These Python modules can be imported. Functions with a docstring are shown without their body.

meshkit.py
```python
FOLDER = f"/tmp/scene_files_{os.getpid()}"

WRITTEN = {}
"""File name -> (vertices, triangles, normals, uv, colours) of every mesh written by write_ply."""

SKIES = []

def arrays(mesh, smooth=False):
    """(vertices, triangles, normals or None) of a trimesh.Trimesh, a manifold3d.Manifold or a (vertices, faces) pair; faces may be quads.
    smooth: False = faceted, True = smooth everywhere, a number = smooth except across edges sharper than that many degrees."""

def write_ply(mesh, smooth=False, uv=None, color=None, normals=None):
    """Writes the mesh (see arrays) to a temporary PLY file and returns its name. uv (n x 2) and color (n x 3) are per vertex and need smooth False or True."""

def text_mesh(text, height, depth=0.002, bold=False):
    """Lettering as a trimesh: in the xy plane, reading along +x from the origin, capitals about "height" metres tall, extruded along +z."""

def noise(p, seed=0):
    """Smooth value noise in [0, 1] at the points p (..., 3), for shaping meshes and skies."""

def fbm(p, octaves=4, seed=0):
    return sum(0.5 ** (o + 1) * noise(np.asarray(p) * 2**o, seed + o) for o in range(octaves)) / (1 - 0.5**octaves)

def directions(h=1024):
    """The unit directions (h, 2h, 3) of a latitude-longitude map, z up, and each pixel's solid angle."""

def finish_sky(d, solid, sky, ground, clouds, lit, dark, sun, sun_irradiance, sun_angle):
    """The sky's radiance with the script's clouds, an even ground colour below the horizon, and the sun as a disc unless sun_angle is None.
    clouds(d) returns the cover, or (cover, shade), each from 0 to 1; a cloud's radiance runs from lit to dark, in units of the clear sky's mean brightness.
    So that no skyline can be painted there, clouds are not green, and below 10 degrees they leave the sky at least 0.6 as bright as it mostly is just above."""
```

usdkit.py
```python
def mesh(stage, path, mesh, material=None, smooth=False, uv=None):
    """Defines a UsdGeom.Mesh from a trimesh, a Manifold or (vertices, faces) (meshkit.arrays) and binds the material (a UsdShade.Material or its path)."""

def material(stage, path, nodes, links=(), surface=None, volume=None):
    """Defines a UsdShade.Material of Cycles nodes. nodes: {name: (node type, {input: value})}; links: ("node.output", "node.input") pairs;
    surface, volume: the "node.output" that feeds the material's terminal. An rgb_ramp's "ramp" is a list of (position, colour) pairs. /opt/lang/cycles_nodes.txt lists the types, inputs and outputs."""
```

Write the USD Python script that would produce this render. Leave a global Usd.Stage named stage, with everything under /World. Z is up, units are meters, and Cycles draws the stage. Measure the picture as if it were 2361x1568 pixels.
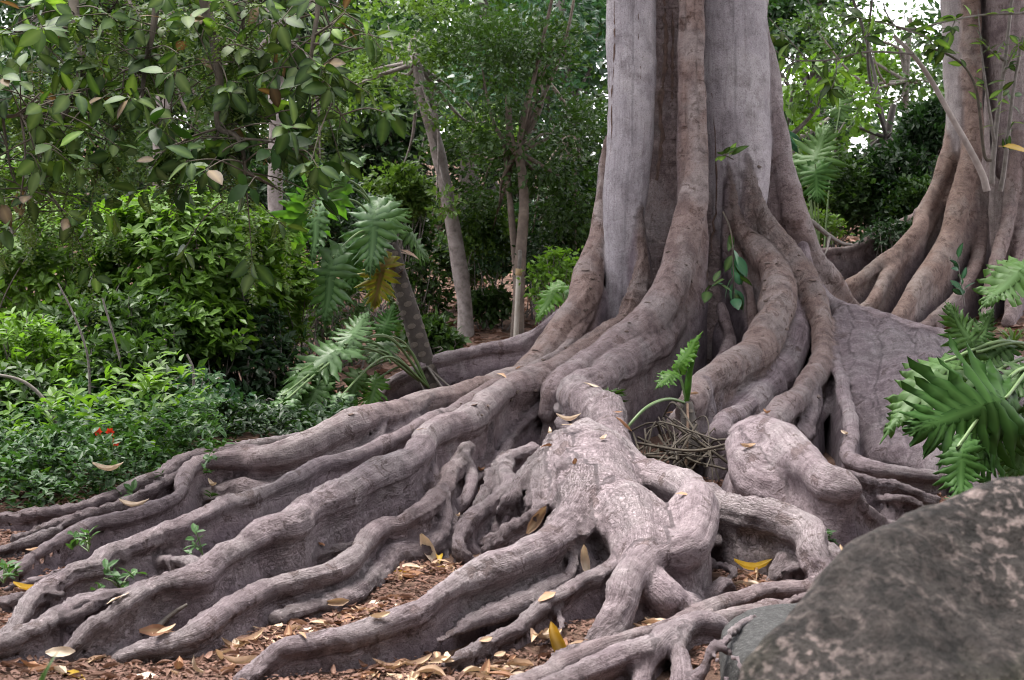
import math, random
import numpy as np
from scipy.spatial import cKDTree
from pxr import Usd, UsdGeom, UsdLux, UsdShade, Gf, Sdf, Vt
import usdkit, meshkit

stage = Usd.Stage.CreateInMemory()
UsdGeom.SetStageUpAxis(stage, UsdGeom.Tokens.z)
UsdGeom.SetStageMetersPerUnit(stage, 1.0)
stage.SetDefaultPrim(UsdGeom.Xform.Define(stage, '/World').GetPrim())
UsdGeom.Scope.Define(stage, '/World/Looks')

# ------------------------------------------------------------------ camera, sky, sun, exposure
CAM_Z, PITCH = 1.5, math.atan(284 / 3429.0)
cam = UsdGeom.Camera.Define(stage, '/World/camera')
cam.AddTranslateOp().Set(Gf.Vec3d(0, 0, CAM_Z))
cam.AddRotateXOp().Set(90.0 - math.degrees(PITCH))
cam.CreateFocalLengthAttr(35.0)
cam.CreateHorizontalApertureAttr(24.1)
cam.CreateVerticalApertureAttr(24.1 * 680 / 1024)
cam.CreateClippingRangeAttr(Gf.Vec2f(0.05, 500))
cam.CreateFStopAttr(4.0)
cam.CreateFocusDistanceAttr(8.0)
EXPOSURE = 2.8
cam.CreateExposureAttr(EXPOSURE)

SUN_EL, SUN_AZ = math.radians(74), math.radians(300)      # azimuth = atan2(x, y) of the direction towards the sun
sky_m = usdkit.material(stage, '/World/Looks/sky_look', {
    'tex': ('sky_texture', {'sky_type': 'single_scattering', 'sun_disc': False, 'sun_elevation': SUN_EL, 'sun_rotation': SUN_AZ,
                            'aerosol_density': 4.0, 'air_density': 1.0}),
    'cl': ('mix', {'fac': 0.78, 'color2': (8.5, 8.3, 8.6)}),
    'bg': ('background_shader', {'strength': 0.07})},
    [('tex.color', 'cl.color1'), ('cl.color', 'bg.color')], surface='bg.background')
dome = UsdLux.DomeLight.Define(stage, '/World/sky')
UsdShade.MaterialBindingAPI.Apply(dome.GetPrim()).Bind(sky_m)
dome.GetPrim().SetCustomDataByKey('kind', 'structure')
sun = UsdLux.DistantLight.Define(stage, '/World/sun')
sun.CreateIntensityAttr(0.4); sun.CreateAngleAttr(28.0); sun.CreateColorAttr(Gf.Vec3f(1.0, 0.96, 0.9))
sun.CreateNormalizeAttr(True)
_d = Gf.Vec3d(math.sin(SUN_AZ) * math.cos(SUN_EL), math.cos(SUN_AZ) * math.cos(SUN_EL), math.sin(SUN_EL))
_m = Gf.Matrix4d(); _m.SetLookAt(_d, Gf.Vec3d(0, 0, 0), Gf.Vec3d(0, 0, 1))
sun.AddTransformOp().Set(_m.GetInverse())

# ------------------------------------------------------------------ survey: a point of the place from the bearing it was sighted under and its distance or height
F, CX, CY = 3429.0, 1180.5, 784.0
def ray(u, v):
    dv = v - CY
    return np.array([u - CX, F * math.cos(PITCH) - dv * math.sin(PITCH), -F * math.sin(PITCH) - dv * math.cos(PITCH)])
def at_y(u, v, y):
    d = ray(u, v); return np.array([0, 0, CAM_Z]) + d * (y / d[1])
def at_z(u, v, z):
    d = ray(u, v); return np.array([0, 0, CAM_Z]) + d * ((z - CAM_Z) / d[2])
ORIGIN = {'TL': (0, 0), 'TM': (749.3, 0), 'TR': (1554, 0), 'ML': (0, 461.1), 'MM': (749.3, 461.1), 'MR': (1554, 461.1),
          'BL': (0, 1031.8), 'BM': (749.3, 1031.8), 'BR': (1554, 1031.8), 'D': (0, 0)}
def path3(spec):
    """spec: sheet names and (a, b[, value]) sightings; value >= 4.5 is a distance, below it a height. Returns the 3-D points."""
    uv, val, sheet = [], [], 'D'
    for e in spec:
        if isinstance(e, str): sheet = e; continue
        o, k = ORIGIN[sheet], (1.0 if sheet == 'D' else 0.34191)
        u, v = o[0] + e[0] * k, o[1] + e[1] * k
        uv.append((u, v))
        if len(e) > 2:
            val.append(e[2] if e[2] >= 4.5 else at_z(u, v, e[2])[1])
        else: val.append(None)
    uv = np.array(uv, float)
    s = np.r_[0, np.cumsum(np.hypot(*np.diff(uv, axis=0).T))]
    known = [i for i, q in enumerate(val) if q is not None]
    y = np.interp(s, s[known], [val[i] for i in known])
    return np.array([at_y(u, v, q) for (u, v), q in zip(uv, y)])
def catmull(p, step):
    """a smooth curve through the points p (n, k), resampled about every step metres (first three columns)"""
    p = np.asarray(p, float)
    if len(p) < 3: q = p
    else:
        e = np.vstack([2 * p[0] - p[1], p, 2 * p[-1] - p[-2]])
        t = np.linspace(0, 1, 14, endpoint=False)[:, None]
        out = []
        for i in range(1, len(e) - 2):
            a, b, c, d = e[i - 1], e[i], e[i + 1], e[i + 2]
            out.append(0.5 * (2 * b + (c - a) * t + (2 * a - 5 * b + 4 * c - d) * t ** 2 + (3 * b - a - 3 * c + d) * t ** 3))
        q = np.vstack(out + [p[-1:]])
    s = np.r_[0, np.cumsum(np.linalg.norm(np.diff(q[:, :3], axis=0), axis=1))]
    n = max(2, int(s[-1] / step) + 1)
    x = np.linspace(0, s[-1], n)
    return np.stack([np.interp(x, s, c) for c in q.T], 1)

# ------------------------------------------------------------------ scene helpers
_used = {}
def numbered(base):
    n = _used.get(base, 0); _used[base] = n + 1
    return base if n == 0 else f'{base}_{n:03d}'
def tag(prim, label=None, category=None, group=None, kind=None):
    p = prim.GetPrim() if hasattr(prim, 'GetPrim') else prim
    for k, v in (('label', label), ('category', category), ('group', group), ('kind', kind)):
        if v: p.SetCustomDataByKey(k, v)
    return p
def thing(name, label, category, loc=(0, 0, 0), rotz=0.0, group=None):
    x = UsdGeom.Xform.Define(stage, '/World/' + numbered('/World/' + name).split('/')[-1])
    x.AddTranslateOp().Set(Gf.Vec3d(*map(float, loc)))
    if rotz: x.AddRotateZOp().Set(math.degrees(rotz))
    tag(x, label, category, group); return x
def part(parent, name, mesh, mat, smooth=True, uv=None, normals=None, floats=None, label=None, kind=None, local=False):
    """one Mesh prim under parent (a thing, a part or None for /World); mesh points are in world space unless local"""
    base = '/World' if parent is None else str(parent.GetPath())
    path = base + '/' + numbered(base + '/' + name).split('/')[-1]
    v, f = np.asarray(mesh[0], float), np.asarray(mesh[1], int)
    if parent is not None and not local:
        o = origin_of(parent)
        v = v - o
    m = usdkit.mesh(stage, path, (v, f), mat, smooth=(False if normals is not None else smooth), uv=uv)
    if normals is not None:
        m.CreateNormalsAttr(Vt.Vec3fArray.FromNumpy(np.asarray(normals, np.float32))); m.SetNormalsInterpolation('vertex')
    for k, a in (floats or {}).items():
        UsdGeom.PrimvarsAPI(m).CreatePrimvar(k, Sdf.ValueTypeNames.FloatArray, 'vertex').Set(Vt.FloatArray.FromNumpy(np.asarray(a, np.float32)))
    if label: m.GetPrim().SetCustomDataByKey('label', label)
    if kind: m.GetPrim().SetCustomDataByKey('kind', kind)
    return m
def origin_of(p):
    o = np.zeros(3); q = p.GetPrim()
    while q and str(q.GetPath()) != '/World':
        a = q.GetAttribute('xformOp:translate')
        if a and a.Get() is not None: o += np.array(a.Get())
        q = q.GetParent()
    return o
def merge(ms):
    vs, fs, n = [], [], 0
    for v, f in ms:
        v, f = np.asarray(v, float), np.asarray(f, int)
        if f.shape[1] == 4: f = np.vstack([f[:, [0, 1, 2]], f[:, [0, 2, 3]]])
        vs.append(v); fs.append(f + n); n += len(v)
    return np.vstack(vs), np.vstack(fs)
def tube(pts, rad, n=8, caps=True):
    pts = np.asarray(pts, float); m = len(pts); rad = np.broadcast_to(np.asarray(rad, float), (m,))
    t = np.gradient(pts, axis=0); t /= np.maximum(np.linalg.norm(t, axis=1, keepdims=True), 1e-9)
    ref = np.array([0, 0, 1.0]) if abs(t[0, 2]) < 0.9 else np.array([1.0, 0, 0])
    a = np.cross(t[0], ref); a /= np.linalg.norm(a); A = [a]
    for i in range(1, m):
        a = A[-1] - t[i] * np.dot(A[-1], t[i]); A.append(a / max(np.linalg.norm(a), 1e-9))
    A = np.array(A); B = np.cross(t, A)
    th = np.arange(n) * 2 * np.pi / n
    v = (pts[:, None] + rad[:, None, None] * (A[:, None] * np.cos(th)[None, :, None] + B[:, None] * np.sin(th)[None, :, None])).reshape(-1, 3)
    i, j = np.meshgrid(np.arange(m - 1), np.arange(n), indexing='ij'); jn = (j + 1) % n
    q = np.stack([i * n + j, i * n + jn, (i + 1) * n + jn, (i + 1) * n + j], -1).reshape(-1, 4)
    f = np.vstack([q[:, [0, 1, 2]], q[:, [0, 2, 3]]])
    if caps:
        v = np.vstack([v, pts[0], pts[-1]]); c0, c1 = len(v) - 2, len(v) - 1; k = np.arange(n); kn = (k + 1) % n
        f = np.vstack([f, np.stack([np.full(n, c0), kn, k], 1), np.stack([np.full(n, c1), (m - 1) * n + k, (m - 1) * n + kn], 1)])
    return v, f
def snoise(p, seed=0): return meshkit.noise(p, seed) * 2 - 1

def ground_z(x, y):
    x, y = np.asarray(x, float), np.asarray(y, float)
    left = 0.05 * np.clip(y - 12.0, 0, None) + 0.010 * np.clip(y - 17, 0, None) ** 1.5
    right = 0.17 * np.clip(y - 10.6, 0, 6.5) + 0.03 * np.clip(y - 17.1, 0, None)
    w = 1 / (1 + np.exp(-(x - 2.2) * 1.8))
    z = left * (1 - w) + right * w
    z = np.where(z > 4.5, 4.5 + (z - 4.5) * 0.2, z)
    p = np.stack([x, y, 0 * x], -1)
    return z + 0.05 * snoise(p * 0.7, 3) * np.clip((y - 3) / 6, 0.25, 2) + 0.018 * snoise(p * 2.3, 4) - 0.01
# ------------------------------------------------------------------ bark
def ramp(*s): return ('rgb_ramp', {'ramp': list(s)})
def bark_material(name, k=1.0, warm=0.0):
    """rosy grey fig bark: 'tone' 1 on the brown ringed tubes, 'pale' 1 on the smooth slabs of the trunk, 'rough_bark' where it is cracked; st = (along, around)"""
    c = lambda r, g, b: (r * k, g * k * (1 - 0.03 * warm), b * k * (1 - 0.08 * warm))
    return usdkit.material(stage, '/World/Looks/' + name, {
        'geo': ('geometry', {}), 'st': ('attribute', {'attribute': 'st'}), 'tone': ('attribute', {'attribute': 'tone'}), 'pale': ('attribute', {'attribute': 'pale'}),
        'crk': ('attribute', {'attribute': 'rough_bark'}),
        'n1': ('noise_texture', {'scale': 2.3, 'detail': 5.0, 'roughness': 0.6}),
        'n2': ('noise_texture', {'scale': 13.0, 'detail': 7.0, 'roughness': 0.68}),
        'n3': ('noise_texture', {'scale': 95.0, 'detail': 4.0, 'roughness': 0.7}),
        'n4': ('noise_texture', {'scale': 6.5, 'detail': 8.0, 'roughness': 0.72, 'distortion': 0.4}),
        'stm': ('mapping', {'scale': (13.0, 3.0, 1.0)}), 'stm2': ('mapping', {'scale': (3.5, 52.0, 1.0)}), 'stm3': ('mapping', {'scale': (75.0, 3.0, 1.0)}), 'stp': ('mapping', {'scale': (9.0, 10.0, 1.0)}),
        'rings': ('noise_texture', {'scale': 1.0, 'detail': 6.0, 'roughness': 0.72, 'distortion': 0.8}),
        'fine_rings': ('noise_texture', {'scale': 1.0, 'detail': 3.0, 'roughness': 0.7, 'distortion': 0.3}),
        'grain': ('noise_texture', {'scale': 1.0, 'detail': 5.0, 'roughness': 0.65, 'distortion': 0.6}),
        'peel': ('noise_texture', {'scale': 1.0, 'detail': 9.0, 'roughness': 0.75, 'distortion': 0.5}),
        'stv': ('mapping', {'scale': (26.0, 95.0, 1.0)}), 'stw': ('vector_math', {'math_type': 'multiply_add', 'vector2': (5.0, 5.0, 0.0)}),
        'vo': ('voronoi_texture', {'feature': 'distance_to_edge', 'scale': 1.0}),
        'base': ramp((0.25, c(.158, .120, .136)), (0.5, c(.262, .216, .236)), (0.75, c(.400, .345, .368))),
        'brown': ramp((0.25, c(.150, .098, .084)), (0.5, c(.240, .174, .156)), (0.8, c(.315, .246, .224))),
        'slab': ramp((0.2, c(.235, .218, .236)), (0.55, c(.345, .330, .354)), (0.8, c(.425, .412, .436))),
        'rb': ('mix', {'color2': c(.46, .41, .42)}), 'rbf': ('math', {'math_type': 'multiply', 'value2': 0.22}), 'm1': ('mix', {}), 'm2': ('mix', {}),
        'ringr': ramp((0.56, (0, 0, 0)), (0.63, (1, 1, 1))), 'rf': ('math', {'math_type': 'multiply'}), 'rf2': ('math', {'math_type': 'multiply', 'value2': 0.85}),
        'dk': ('mix', {'mix_type': 'multiply', 'color2': (.50, .40, .35)}),
        'peelr': ramp((0.575, (0, 0, 0)), (0.605, (1, 1, 1))), 'inv': ('math', {'math_type': 'subtract', 'value1': 1.0}), 'pf': ('math', {'math_type': 'multiply'}), 'pf2': ('math', {'math_type': 'multiply', 'value2': 0.80}),
        'pk': ('mix', {'mix_type': 'multiply', 'color2': (.42, .36, .34)}),
        'blotch': ramp((0.47, (0, 0, 0)), (0.60, (1, 1, 1))), 'lf': ('math', {'math_type': 'multiply', 'value2': 0.38}), 'lich': ('mix', {'color2': c(.40, .385, .385)}),
        'crr': ramp((0.0, (1, 1, 1)), (0.16, (0, 0, 0))), 'crf': ('math', {'math_type': 'multiply'}), 'crf2': ('math', {'math_type': 'multiply', 'value2': 0.8}),
        'crc': ('mix', {'mix_type': 'multiply', 'color2': (.34, .29, .28)}),
        'mot': ramp((0.36, (.56, .52, .53)), (0.50, (.94, .93, .93)), (0.66, (1.12, 1.10, 1.09))), 'motm': ('mix', {'mix_type': 'multiply', 'fac': 0.85}), 'crest_light_r': ramp((0.1, (.52, .49, .52)), (0.9, (1.22, 1.20, 1.19))), 'crest_light_m': ('mix', {'mix_type': 'multiply', 'fac': 1.0}), 'fi': ramp((0.33, (.56, .53, .52)), (0.45, (.96, .95, .95)), (0.7, (1.14, 1.14, 1.14))), 'fin': ('mix', {'mix_type': 'multiply', 'fac': 1.0}),  # bark colour carries painted top light: crests lightened, flanks darkened
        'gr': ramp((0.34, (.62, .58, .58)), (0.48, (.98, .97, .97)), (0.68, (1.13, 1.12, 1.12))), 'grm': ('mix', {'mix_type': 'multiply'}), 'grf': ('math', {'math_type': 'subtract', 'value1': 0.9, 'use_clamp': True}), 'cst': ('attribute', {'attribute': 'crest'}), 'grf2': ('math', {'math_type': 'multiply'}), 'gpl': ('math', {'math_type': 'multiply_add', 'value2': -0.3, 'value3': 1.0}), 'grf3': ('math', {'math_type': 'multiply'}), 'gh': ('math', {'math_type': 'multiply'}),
        'h1': ('math', {'math_type': 'multiply_add', 'value2': 0.5}), 'h2': ('math', {'math_type': 'multiply_add', 'value2': -0.6}), 'h3': ('math', {'math_type': 'multiply_add'}), 'h4': ('math', {'math_type': 'multiply_add', 'value2': -0.45}), 'h5': ('math', {'math_type': 'multiply_add', 'value2': -0.4}), 'h6': ('math', {'math_type': 'multiply_add', 'value2': 0.6}),
        'bump': ('bump', {'strength': 0.9, 'distance': 0.017}),
        'p': ('principled_bsdf', {'roughness': 0.8, 'specular_ior_level': 0.3})},
        [('geo.position', 'n1.vector'), ('geo.position', 'n2.vector'), ('geo.position', 'n3.vector'), ('geo.position', 'n4.vector'),
         ('st.vector', 'stm.vector'), ('stm.vector', 'rings.vector'), ('st.vector', 'stm2.vector'), ('stm2.vector', 'grain.vector'), ('st.vector', 'stm3.vector'), ('stm3.vector', 'fine_rings.vector'), ('st.vector', 'stp.vector'), ('stp.vector', 'peel.vector'),
         ('st.vector', 'stv.vector'), ('n2.color', 'stw.vector1'), ('stv.vector', 'stw.vector3'), ('stw.vector', 'vo.vector'),
         ('n2.fac', 'base.fac'), ('n2.fac', 'brown.fac'), ('n1.fac', 'slab.fac'),
         ('tone.fac', 'm1.fac'), ('base.color', 'rb.color1'), ('crk.fac', 'rbf.value1'), ('rbf.value', 'rb.fac'), ('rb.color', 'm1.color1'), ('brown.color', 'm1.color2'),
         ('pale.fac', 'm2.fac'), ('m1.color', 'm2.color1'), ('slab.color', 'm2.color2'),
         ('rings.fac', 'ringr.fac'), ('ringr.color', 'rf.value1'), ('tone.fac', 'rf.value2'), ('rf.value', 'rf2.value1'), ('rf2.value', 'dk.fac'), ('m2.color', 'dk.color1'),
         ('pale.fac', 'inv.value2'), ('n4.fac', 'peelr.fac'), ('peelr.color', 'pf.value1'), ('inv.value', 'pf.value2'), ('pf.value', 'pf2.value1'), ('pf2.value', 'pk.fac'), ('lich.color', 'pk.color1'),
         ('n1.fac', 'blotch.fac'), ('blotch.color', 'lf.value1'), ('lf.value', 'lich.fac'), ('dk.color', 'lich.color1'),
         ('vo.distance', 'crr.fac'), ('crr.color', 'crf.value1'), ('crk.fac', 'crf.value2'), ('crf.value', 'crf2.value1'), ('crf2.value', 'crc.fac'), ('pk.color', 'crc.color1'),
         ('cst.fac', 'crest_light_r.fac'), ('n4.fac', 'mot.fac'), ('crc.color', 'motm.color1'), ('mot.color', 'motm.color2'), ('motm.color', 'crest_light_m.color1'), ('crest_light_r.color', 'crest_light_m.color2'), ('n3.fac', 'fi.fac'), ('crest_light_m.color', 'fin.color1'), ('fi.color', 'fin.color2'),
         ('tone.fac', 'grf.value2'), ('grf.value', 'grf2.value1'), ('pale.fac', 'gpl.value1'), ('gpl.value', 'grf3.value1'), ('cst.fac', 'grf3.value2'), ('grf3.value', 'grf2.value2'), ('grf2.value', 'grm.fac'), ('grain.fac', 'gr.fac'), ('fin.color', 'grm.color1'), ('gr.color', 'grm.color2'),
         ('n3.fac', 'h1.value1'), ('n2.fac', 'h1.value3'), ('crf.value', 'h2.value1'), ('h1.value', 'h2.value3'),
         ('fine_rings.fac', 'h3.value1'), ('tone.fac', 'h3.value2'), ('h2.value', 'h3.value3'), ('rf.value', 'h4.value1'), ('h3.value', 'h4.value3'), ('pf.value', 'h5.value1'), ('h4.value', 'h5.value3'), ('grain.fac', 'gh.value1'), ('cst.fac', 'gh.value2'), ('gh.value', 'h6.value1'), ('h5.value', 'h6.value3'), ('h6.value', 'bump.height'),
         ('grm.color', 'p.base_color'), ('bump.normal', 'p.normal')], surface='p.BSDF')
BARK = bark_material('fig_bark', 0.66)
FLAKE = [usdkit.material(stage, f'/World/Looks/bark_flake_{i}', {'p': ('principled_bsdf', {'base_color': c, 'roughness': 0.9})}, surface='p.BSDF') for i, c in enumerate([(.06, .04, .032), (.09, .06, .05), (.12, .09, .08)])]
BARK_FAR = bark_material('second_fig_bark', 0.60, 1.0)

# ------------------------------------------------------------------ a tree as one blended solid, cut into its trunk and its roots
def surface_nets(f, lo, h):
    nx, ny, nz = f.shape
    ins = f < 0
    c = np.zeros((nx - 1, ny - 1, nz - 1), np.uint8)
    for a in (0, 1):
        for b in (0, 1):
            for d in (0, 1): c += ins[a:nx - 1 + a, b:ny - 1 + b, d:nz - 1 + d]
    act = (c > 0) & (c < 8)
    I = np.argwhere(act); flat = np.flatnonzero(act.ravel())
    del c
    vals = {}
    for a in (0, 1):
        for b in (0, 1):
            for d in (0, 1): vals[a, b, d] = f[I[:, 0] + a, I[:, 1] + b, I[:, 2] + d].astype(np.float64)
    acc = np.zeros((len(I), 3)); cnt = np.zeros(len(I))
    for k0 in vals:
        for ax in range(3):
            if k0[ax]: continue
            k1 = tuple(1 if i == ax else q for i, q in enumerate(k0))
            p, q = vals[k0], vals[k1]; x = (p < 0) != (q < 0)
            t = p[x] / (p[x] - q[x]); o = np.tile(np.array(k0, float), (len(t), 1)); o[:, ax] = t
            acc[x] += o; cnt[x] += 1
    V = lo + (I + acc / cnt[:, None]) * h
    sh = (nx - 1, ny - 1, nz - 1)
    def idx(i, j, k): return np.searchsorted(flat, np.ravel_multi_index((i, j, k), sh))
    faces = []
    for ax in range(3):
        s0 = [slice(1, -1)] * 3; s1 = [slice(1, -1)] * 3
        s0[ax] = slice(0, -1); s1[ax] = slice(1, None)
        e = ins[tuple(s0)] != ins[tuple(s1)]
        P = np.argwhere(e)
        off = np.ones(3, int); off[ax] = 0
        P = P + off
        u, w = [(1, 2), (2, 0), (0, 1)][ax]
        def cell(du, dw):
            q = P.copy(); q[:, u] -= du; q[:, w] -= dw
            return idx(q[:, 0], q[:, 1], q[:, 2])
        quad = np.stack([cell(1, 1), cell(0, 1), cell(0, 0), cell(1, 0)], 1)
        flip = ~ins[P[:, 0], P[:, 1], P[:, 2]]
        quad[flip] = quad[flip][:, ::-1]
        faces.append(quad)
    Q = np.vstack(faces)
    return V, np.vstack([Q[:, [0, 1, 2]], Q[:, [0, 2, 3]]])

def build_fig(limbs, lo, hi, h, owner, mat, base_z, k_join=0.035, seed=0, disp=1.0):
    """limbs: dicts name, spec, r (list along the length), wall, flare, tone, pale, rough. One smooth union, meshed once, then cut by limb into parts of owner."""
    lo, hi = np.array(lo, float), np.array(hi, float)
    n = np.ceil((hi - lo) / h).astype(int) + 1
    G = np.full(n, 0.3, np.float32); L = np.full(n, -1, np.int16)
    gz = lo[2] + np.arange(n[2]) * h
    curves = []
    for li, lb in enumerate(limbs):
        P = path3(lb['spec']) if 'spec' in lb else np.asarray(lb['pts'], float)
        r = np.interp(np.linspace(0, 1, len(P)), np.linspace(0, 1, len(lb['r'])), lb['r'])
        r = r * np.where(r < 0.07, 0.62, np.where(r < .1, .8, 1.0)) if lb.get('slim', True) else r
        C = catmull(np.column_stack([P, r]), 0.022)
        C3, R = C[:, :3], C[:, 3]
        s = np.r_[0, np.cumsum(np.linalg.norm(np.diff(C3, axis=0), axis=1))]
        wob = lb.get('wob', 0.3)
        q = np.stack([s * 3.1, 0 * s + li * 7.7, 0 * s], 1)
        C3 = C3 + np.stack([snoise(q, 1), snoise(q, 2), 0.6 * snoise(q, 3)], 1) * (wob * R * np.clip(s / 0.3, 0, 1))[:, None]
        R = R * (1 + 0.16 * min(1, wob / 0.3) * snoise(np.stack([s * 4.3, 0 * s + li * 3.1, 0 * s], 1), 5))
        t = np.gradient(C3, axis=0); t /= np.maximum(np.linalg.norm(t, axis=1, keepdims=True), 1e-9)
        C3 = C3 - np.stack([0 * R, 0 * R, 0.6 * R * np.sqrt(1 - t[:, 2] ** 2)], 1)       # the sighted line is the crest
        curves.append((C3, R, s))
        m = R.max() + 0.12
        a = np.maximum(np.floor((C3.min(0) - m - lb.get('reach', 0.14) - lo) / h).astype(int), 0)
        b = np.minimum(np.ceil((C3.max(0) + m + lb.get('reach', 0.14) - lo) / h).astype(int) + 1, n)
        wall = lb.get('wall', True)
        if wall: a[2] = 0
        if (b - a).min() < 2: continue
        f = np.full(b - a, 0.3, np.float32)
        for p, rr in zip(C3, R):
            i0 = np.maximum(np.floor((p - rr - 0.09 - lo) / h).astype(int) - a, 0); i1 = np.minimum(np.ceil((p + rr + 0.09 - lo) / h).astype(int) + 1 - a, b - a)
            if (i1 - i0).min() < 1: continue
            gx = lo[0] + (a[0] + np.arange(i0[0], i1[0])) * h - p[0]; gy = lo[1] + (a[1] + np.arange(i0[1], i1[1])) * h - p[1]; gg = gz[a[2] + i0[2]:a[2] + i1[2]] - p[2]
            dd = np.sqrt((gx * gx)[:, None, None] + (gy * gy)[None, :, None] + (gg * gg)[None, None, :]) - rr
            blk = f[i0[0]:i1[0], i0[1]:i1[1], i0[2]:i1[2]]
            np.minimum(blk, dd, out=blk)
        if wall:
            X, Y = np.meshgrid(lo[0] + np.arange(a[0], b[0]) * h, lo[1] + np.arange(a[1], b[1]) * h, indexing='ij')
            d, i = cKDTree(C3[:, :2]).query(np.stack([X.ravel(), Y.ravel()], 1), workers=-1)
            sel = np.flatnonzero(d < 0.62)
            hc, rr = C3[i[sel], 2], R[i[sel]]
            ff = f.reshape(-1, f.shape[2])
            T = hc[:, None] - gz[None, a[2]:b[2]]
            fl = lb.get('flare', 0.16); fl = fl if fl > .3 else fl * .5
            wn = 1 + 0.35 * snoise(np.stack([s[i[sel]] * 2.2, 0 * rr + li, 0 * rr], 1), 9)
            ts = np.clip(T / (1.2 * rr[:, None] + 0.03), 0, 1); un = np.clip((0.075 - rr) / 0.03, 0, 1)[:, None]; bs = np.clip((T - 1.5 * rr[:, None]) / 0.15, 0, 1); w = rr[:, None] * (0.95 - (0.36 + 0.14 * un) * ts * ts * (3 - 2 * ts)) + un * (0.034 * wn)[:, None] * bs * bs * (3 - 2 * bs) + (fl * wn)[:, None] * np.clip(T - rr[:, None] - 0.03, 0, lb.get('reach_down', 0.5)) ** 1.3
            fw = np.maximum(d[sel][:, None] - w, -T).astype(np.float32)
            k = 0.03; o = ff[sel]; hh = np.clip(k - np.abs(o - fw), 0, None) / k
            ff[sel] = np.minimum(o, fw) - hh * hh * k * 0.25
        sub = (slice(a[0], b[0]), slice(a[1], b[1]), slice(a[2], b[2]))
        g = G[sub]; k = lb.get('k', k_join)
        lab = L[sub]; lab[f < g] = li
        hh = np.clip(k - np.abs(g - f), 0, None) / k
        G[sub] = np.minimum(g, f) - hh * hh * k * 0.25
    V, Fc = surface_nets(G, lo, h)
    ij = np.clip(np.round((V - lo) / h).astype(int), 0, n - 1)
    lab = L[ij[:, 0], ij[:, 1], ij[:, 2]]
    del G, L
    # texture frame of every vertex: along its limb and around it
    st = np.zeros((len(V), 2)); side = np.zeros((len(V), 3)); tone = np.zeros(len(V)); pale = np.zeros(len(V)); rough = np.zeros(len(V)); tang = np.zeros((len(V), 3)); drop = np.zeros(len(V)); crs = np.ones(len(V))
    for li, lb in enumerate(limbs):
        q = np.flatnonzero(lab == li)
        if not len(q): continue
        C3, R, s = curves[li]
        d, i = cKDTree(C3 * [1, 1, 0.8]).query(V[q] * [1, 1, 0.8], workers=-1)
        rel = V[q] - C3[i]
        tg = np.gradient(C3, axis=0); tg /= np.maximum(np.linalg.norm(tg, axis=1, keepdims=True), 1e-9)
        t = tg[i]; sd = np.cross(t, [0, 0, 1.0]); sd[np.linalg.norm(sd, axis=1) < 0.2] = [1, 0, 0]; sd /= np.linalg.norm(sd, axis=1, keepdims=True)
        nn = np.cross(sd, t)
        ang = np.arctan2((rel * sd).sum(1), (rel * nn).sum(1))
        st[q, 0] = s[i] + li * 13.7; st[q, 1] = ang * 0.12 + (rel * nn).sum(1) * 0.5 + li * 5.1
        tang[q] = t
        f_ = lambda key, dv: np.interp(s[i] / s[-1], np.linspace(0, 1, len(np.atleast_1d(lb.get(key, dv)))), np.atleast_1d(lb.get(key, dv)))
        near = np.clip(1.25 - (d / R[i] - 1) / 1.6, 0, 1)                  # the brown skin keeps to the round of the limb
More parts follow.
